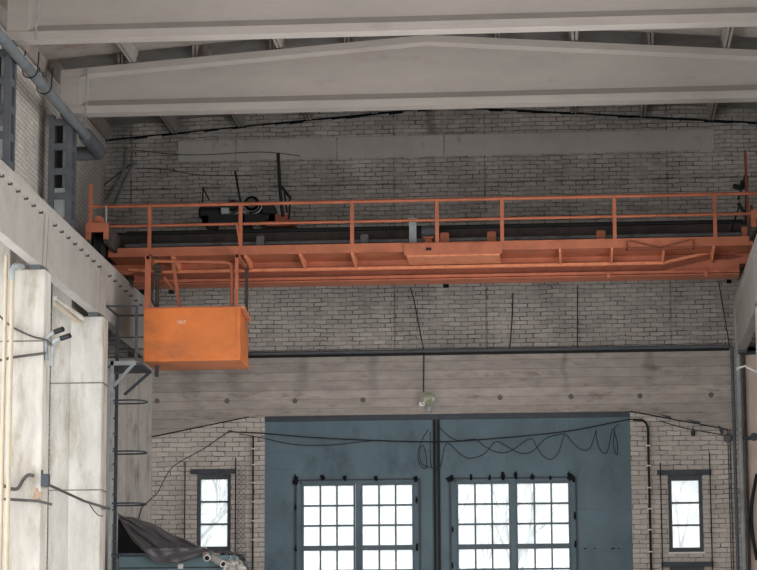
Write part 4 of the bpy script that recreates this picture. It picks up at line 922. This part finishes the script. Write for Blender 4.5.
# tarpaulin: grid between an upper and a lower edge, folds run along it
top = [(118,513,50.9),(126,517,50.9),(138,519,50.7),(152,524,50.5),(166,531,50.3),(180,538,50.1),(196,545,49.8),(214,551,49.5)]
bot = [(119,517,50.6),(124,528,50.0),(132,539,49.5),(142,550,49.1),(153,560,48.95),(166,565,48.95),(178,564,48.95),(192,559,49.0),(213,554,49.05)]
def samp(L, t):
    f = t*(len(L)-1); i = min(int(f), len(L)-2); u = f-i; return [L[i][j]*(1-u)+L[i+1][j]*u for j in range(3)]
NU, NV = 70, 34; vs = []; fs = []
for i in range(NU+1):
    for j in range(NV+1):
        u, v = i/NU, j/NV
        a = samp(top, u); b = samp(bot, u); px = a[0]+(b[0]-a[0])*v; py = a[1]+(b[1]-a[1])*v; yy = a[2]+(b[2]-a[2])*v
        sag = math.sin(math.pi*v)*math.sin(math.pi*u)
        yy += .10*math.sin(v*17+u*7+1.2*math.sin(u*9))*math.sin(math.pi*min(1,v*1.2))+.05*math.sin(v*31-u*11)
        py += 1.2*math.sin(u*23+2*v)*(.4+v*.4)
        if py > 548: yy = min(yy, 49.05+.05*math.sin(u*13+v*9)+.02*math.sin(u*29-v*9))
        vs.append(P(px, py, Y=yy))
for i in range(NU):
    for j in range(NV):
        a = i*(NV+1)+j; fs.append((a, a+1, a+NV+2, a+NV+1))
o = MB().add(vs, fs).build('tarpaulin', M['tarp'], label='dark grey tarpaulin draped in folds over the teal booth', cat='tarpaulin')
for p in o.data.polygons: p.use_smooth = True
sm = o.modifiers.new('s', 'SOLIDIFY'); sm.thickness = .012
# crumpled sheets and pale tubes on the right end of the booth
def crumple(name, pts, Y0, m, label, seed, amp=.12):
    random.seed(seed); N = 9; vs = []; fs = []
    for i in range(N+1):
        for j in range(N+1):
            u, v = i/N, j/N
            a = [pts[0][k]*(1-u)+pts[1][k]*u for k in (0,1)]; b = [pts[3][k]*(1-u)+pts[2][k]*u for k in (0,1)]
            x = a[0]*(1-v)+b[0]*v; y = a[1]*(1-v)+b[1]*v
            e = 1.0
            vs.append(P(x+random.uniform(-1,1)*e, y+random.uniform(-1,1)*e, Y=Y0-v*.35+random.uniform(-amp,amp)))
    for i in range(N):
        for j in range(N):
            a = i*(N+1)+j
            fs += [(a, a+1, a+N+2), (a, a+N+2, a+N+1)] if (i+j)%2 else [(a, a+1, a+N+1), (a+1, a+N+2, a+N+1)]
    o = MB().add(vs, fs).build(name, M[m], label=label, cat='sheet')
    sm = o.modifiers.new('s', 'SOLIDIFY'); sm.thickness = .012
crumple('crumpled_sheet', [(219,551),(245,554),(252,580),(221,580)], 49.75, 'tarp', 'dark crumpled sheet at the right end of the booth', 3, .08)
crumple('plastic_sheet', [(228,556),(237,556),(251,574),(220,574)], 49.25, 'plastic', 'white crumpled plastic sheet lying over the dark sheet beside the gate', 5, .10)
for (a, b, ya, yb, lab) in (((204,550),(207,558),49.3,48.85,'short pale tube pointing down on top of the booth, left of the two'),((212,558),(223,564),49.2,48.95,'short pale tube lying slanted on the booth, right of the two')):
    t_ = thing('pale_tube', P(b[0],b[1],Y=yb), lab, 'tube')
    A, B = P(a[0],a[1],Y=ya), P(b[0],b[1],Y=yb)
    MB().tube([A,B], .07, 14).build('shell', M['plastic'], t_, smooth=True)
    d_ = (B-A).normalized(); MB().tube([B, B+d_*.012], .045, 14).build('dark_mouth', M['black'], t_)

# ---------------------------------------------------------------- outside: pale ground and bare trees beyond the gate
MB().box(-60, 60, WY+.6, 130, -.3, -.05).build('ground', M['snow'], kind='structure')
def tree(x, y, h, seed, label):
    random.seed(seed); mb = MB()
    def br(p, d, L, r, n_):
        q = p + d*L; mb.tube([p, (p+q)/2+Vector((random.uniform(-.04,.04)*L,0,random.uniform(-.03,.03)*L)), q], r, 6, r2=r*.6)
        if n_ == 0: return
        for _ in range(3):
            nd = (d + Vector((random.uniform(-.8,.8), random.uniform(-.8,.8), random.uniform(-.1,.6)))).normalized()
            br(p + d*L*random.uniform(.5,1), nd, L*random.uniform(.55,.75), r*.5, n_-1)
    br(Vector((x,y,-.1)), Vector((0,0,1)), h*.4, .16, 5)
    mb.build('bare_tree', M['bark'], label=label, cat='tree', group='bare trees outside')
tree(-13.2, 78, 13, 2, 'bare grey tree outside seen through the left small window')
tree(-3.0, 88, 13, 5, 'bare grey tree outside seen through the gate windows')
tree(4.2, 84, 13, 9, 'bare grey tree outside seen through the right small window')

for o in OWN:
    if '_org' in o: del o['_org']
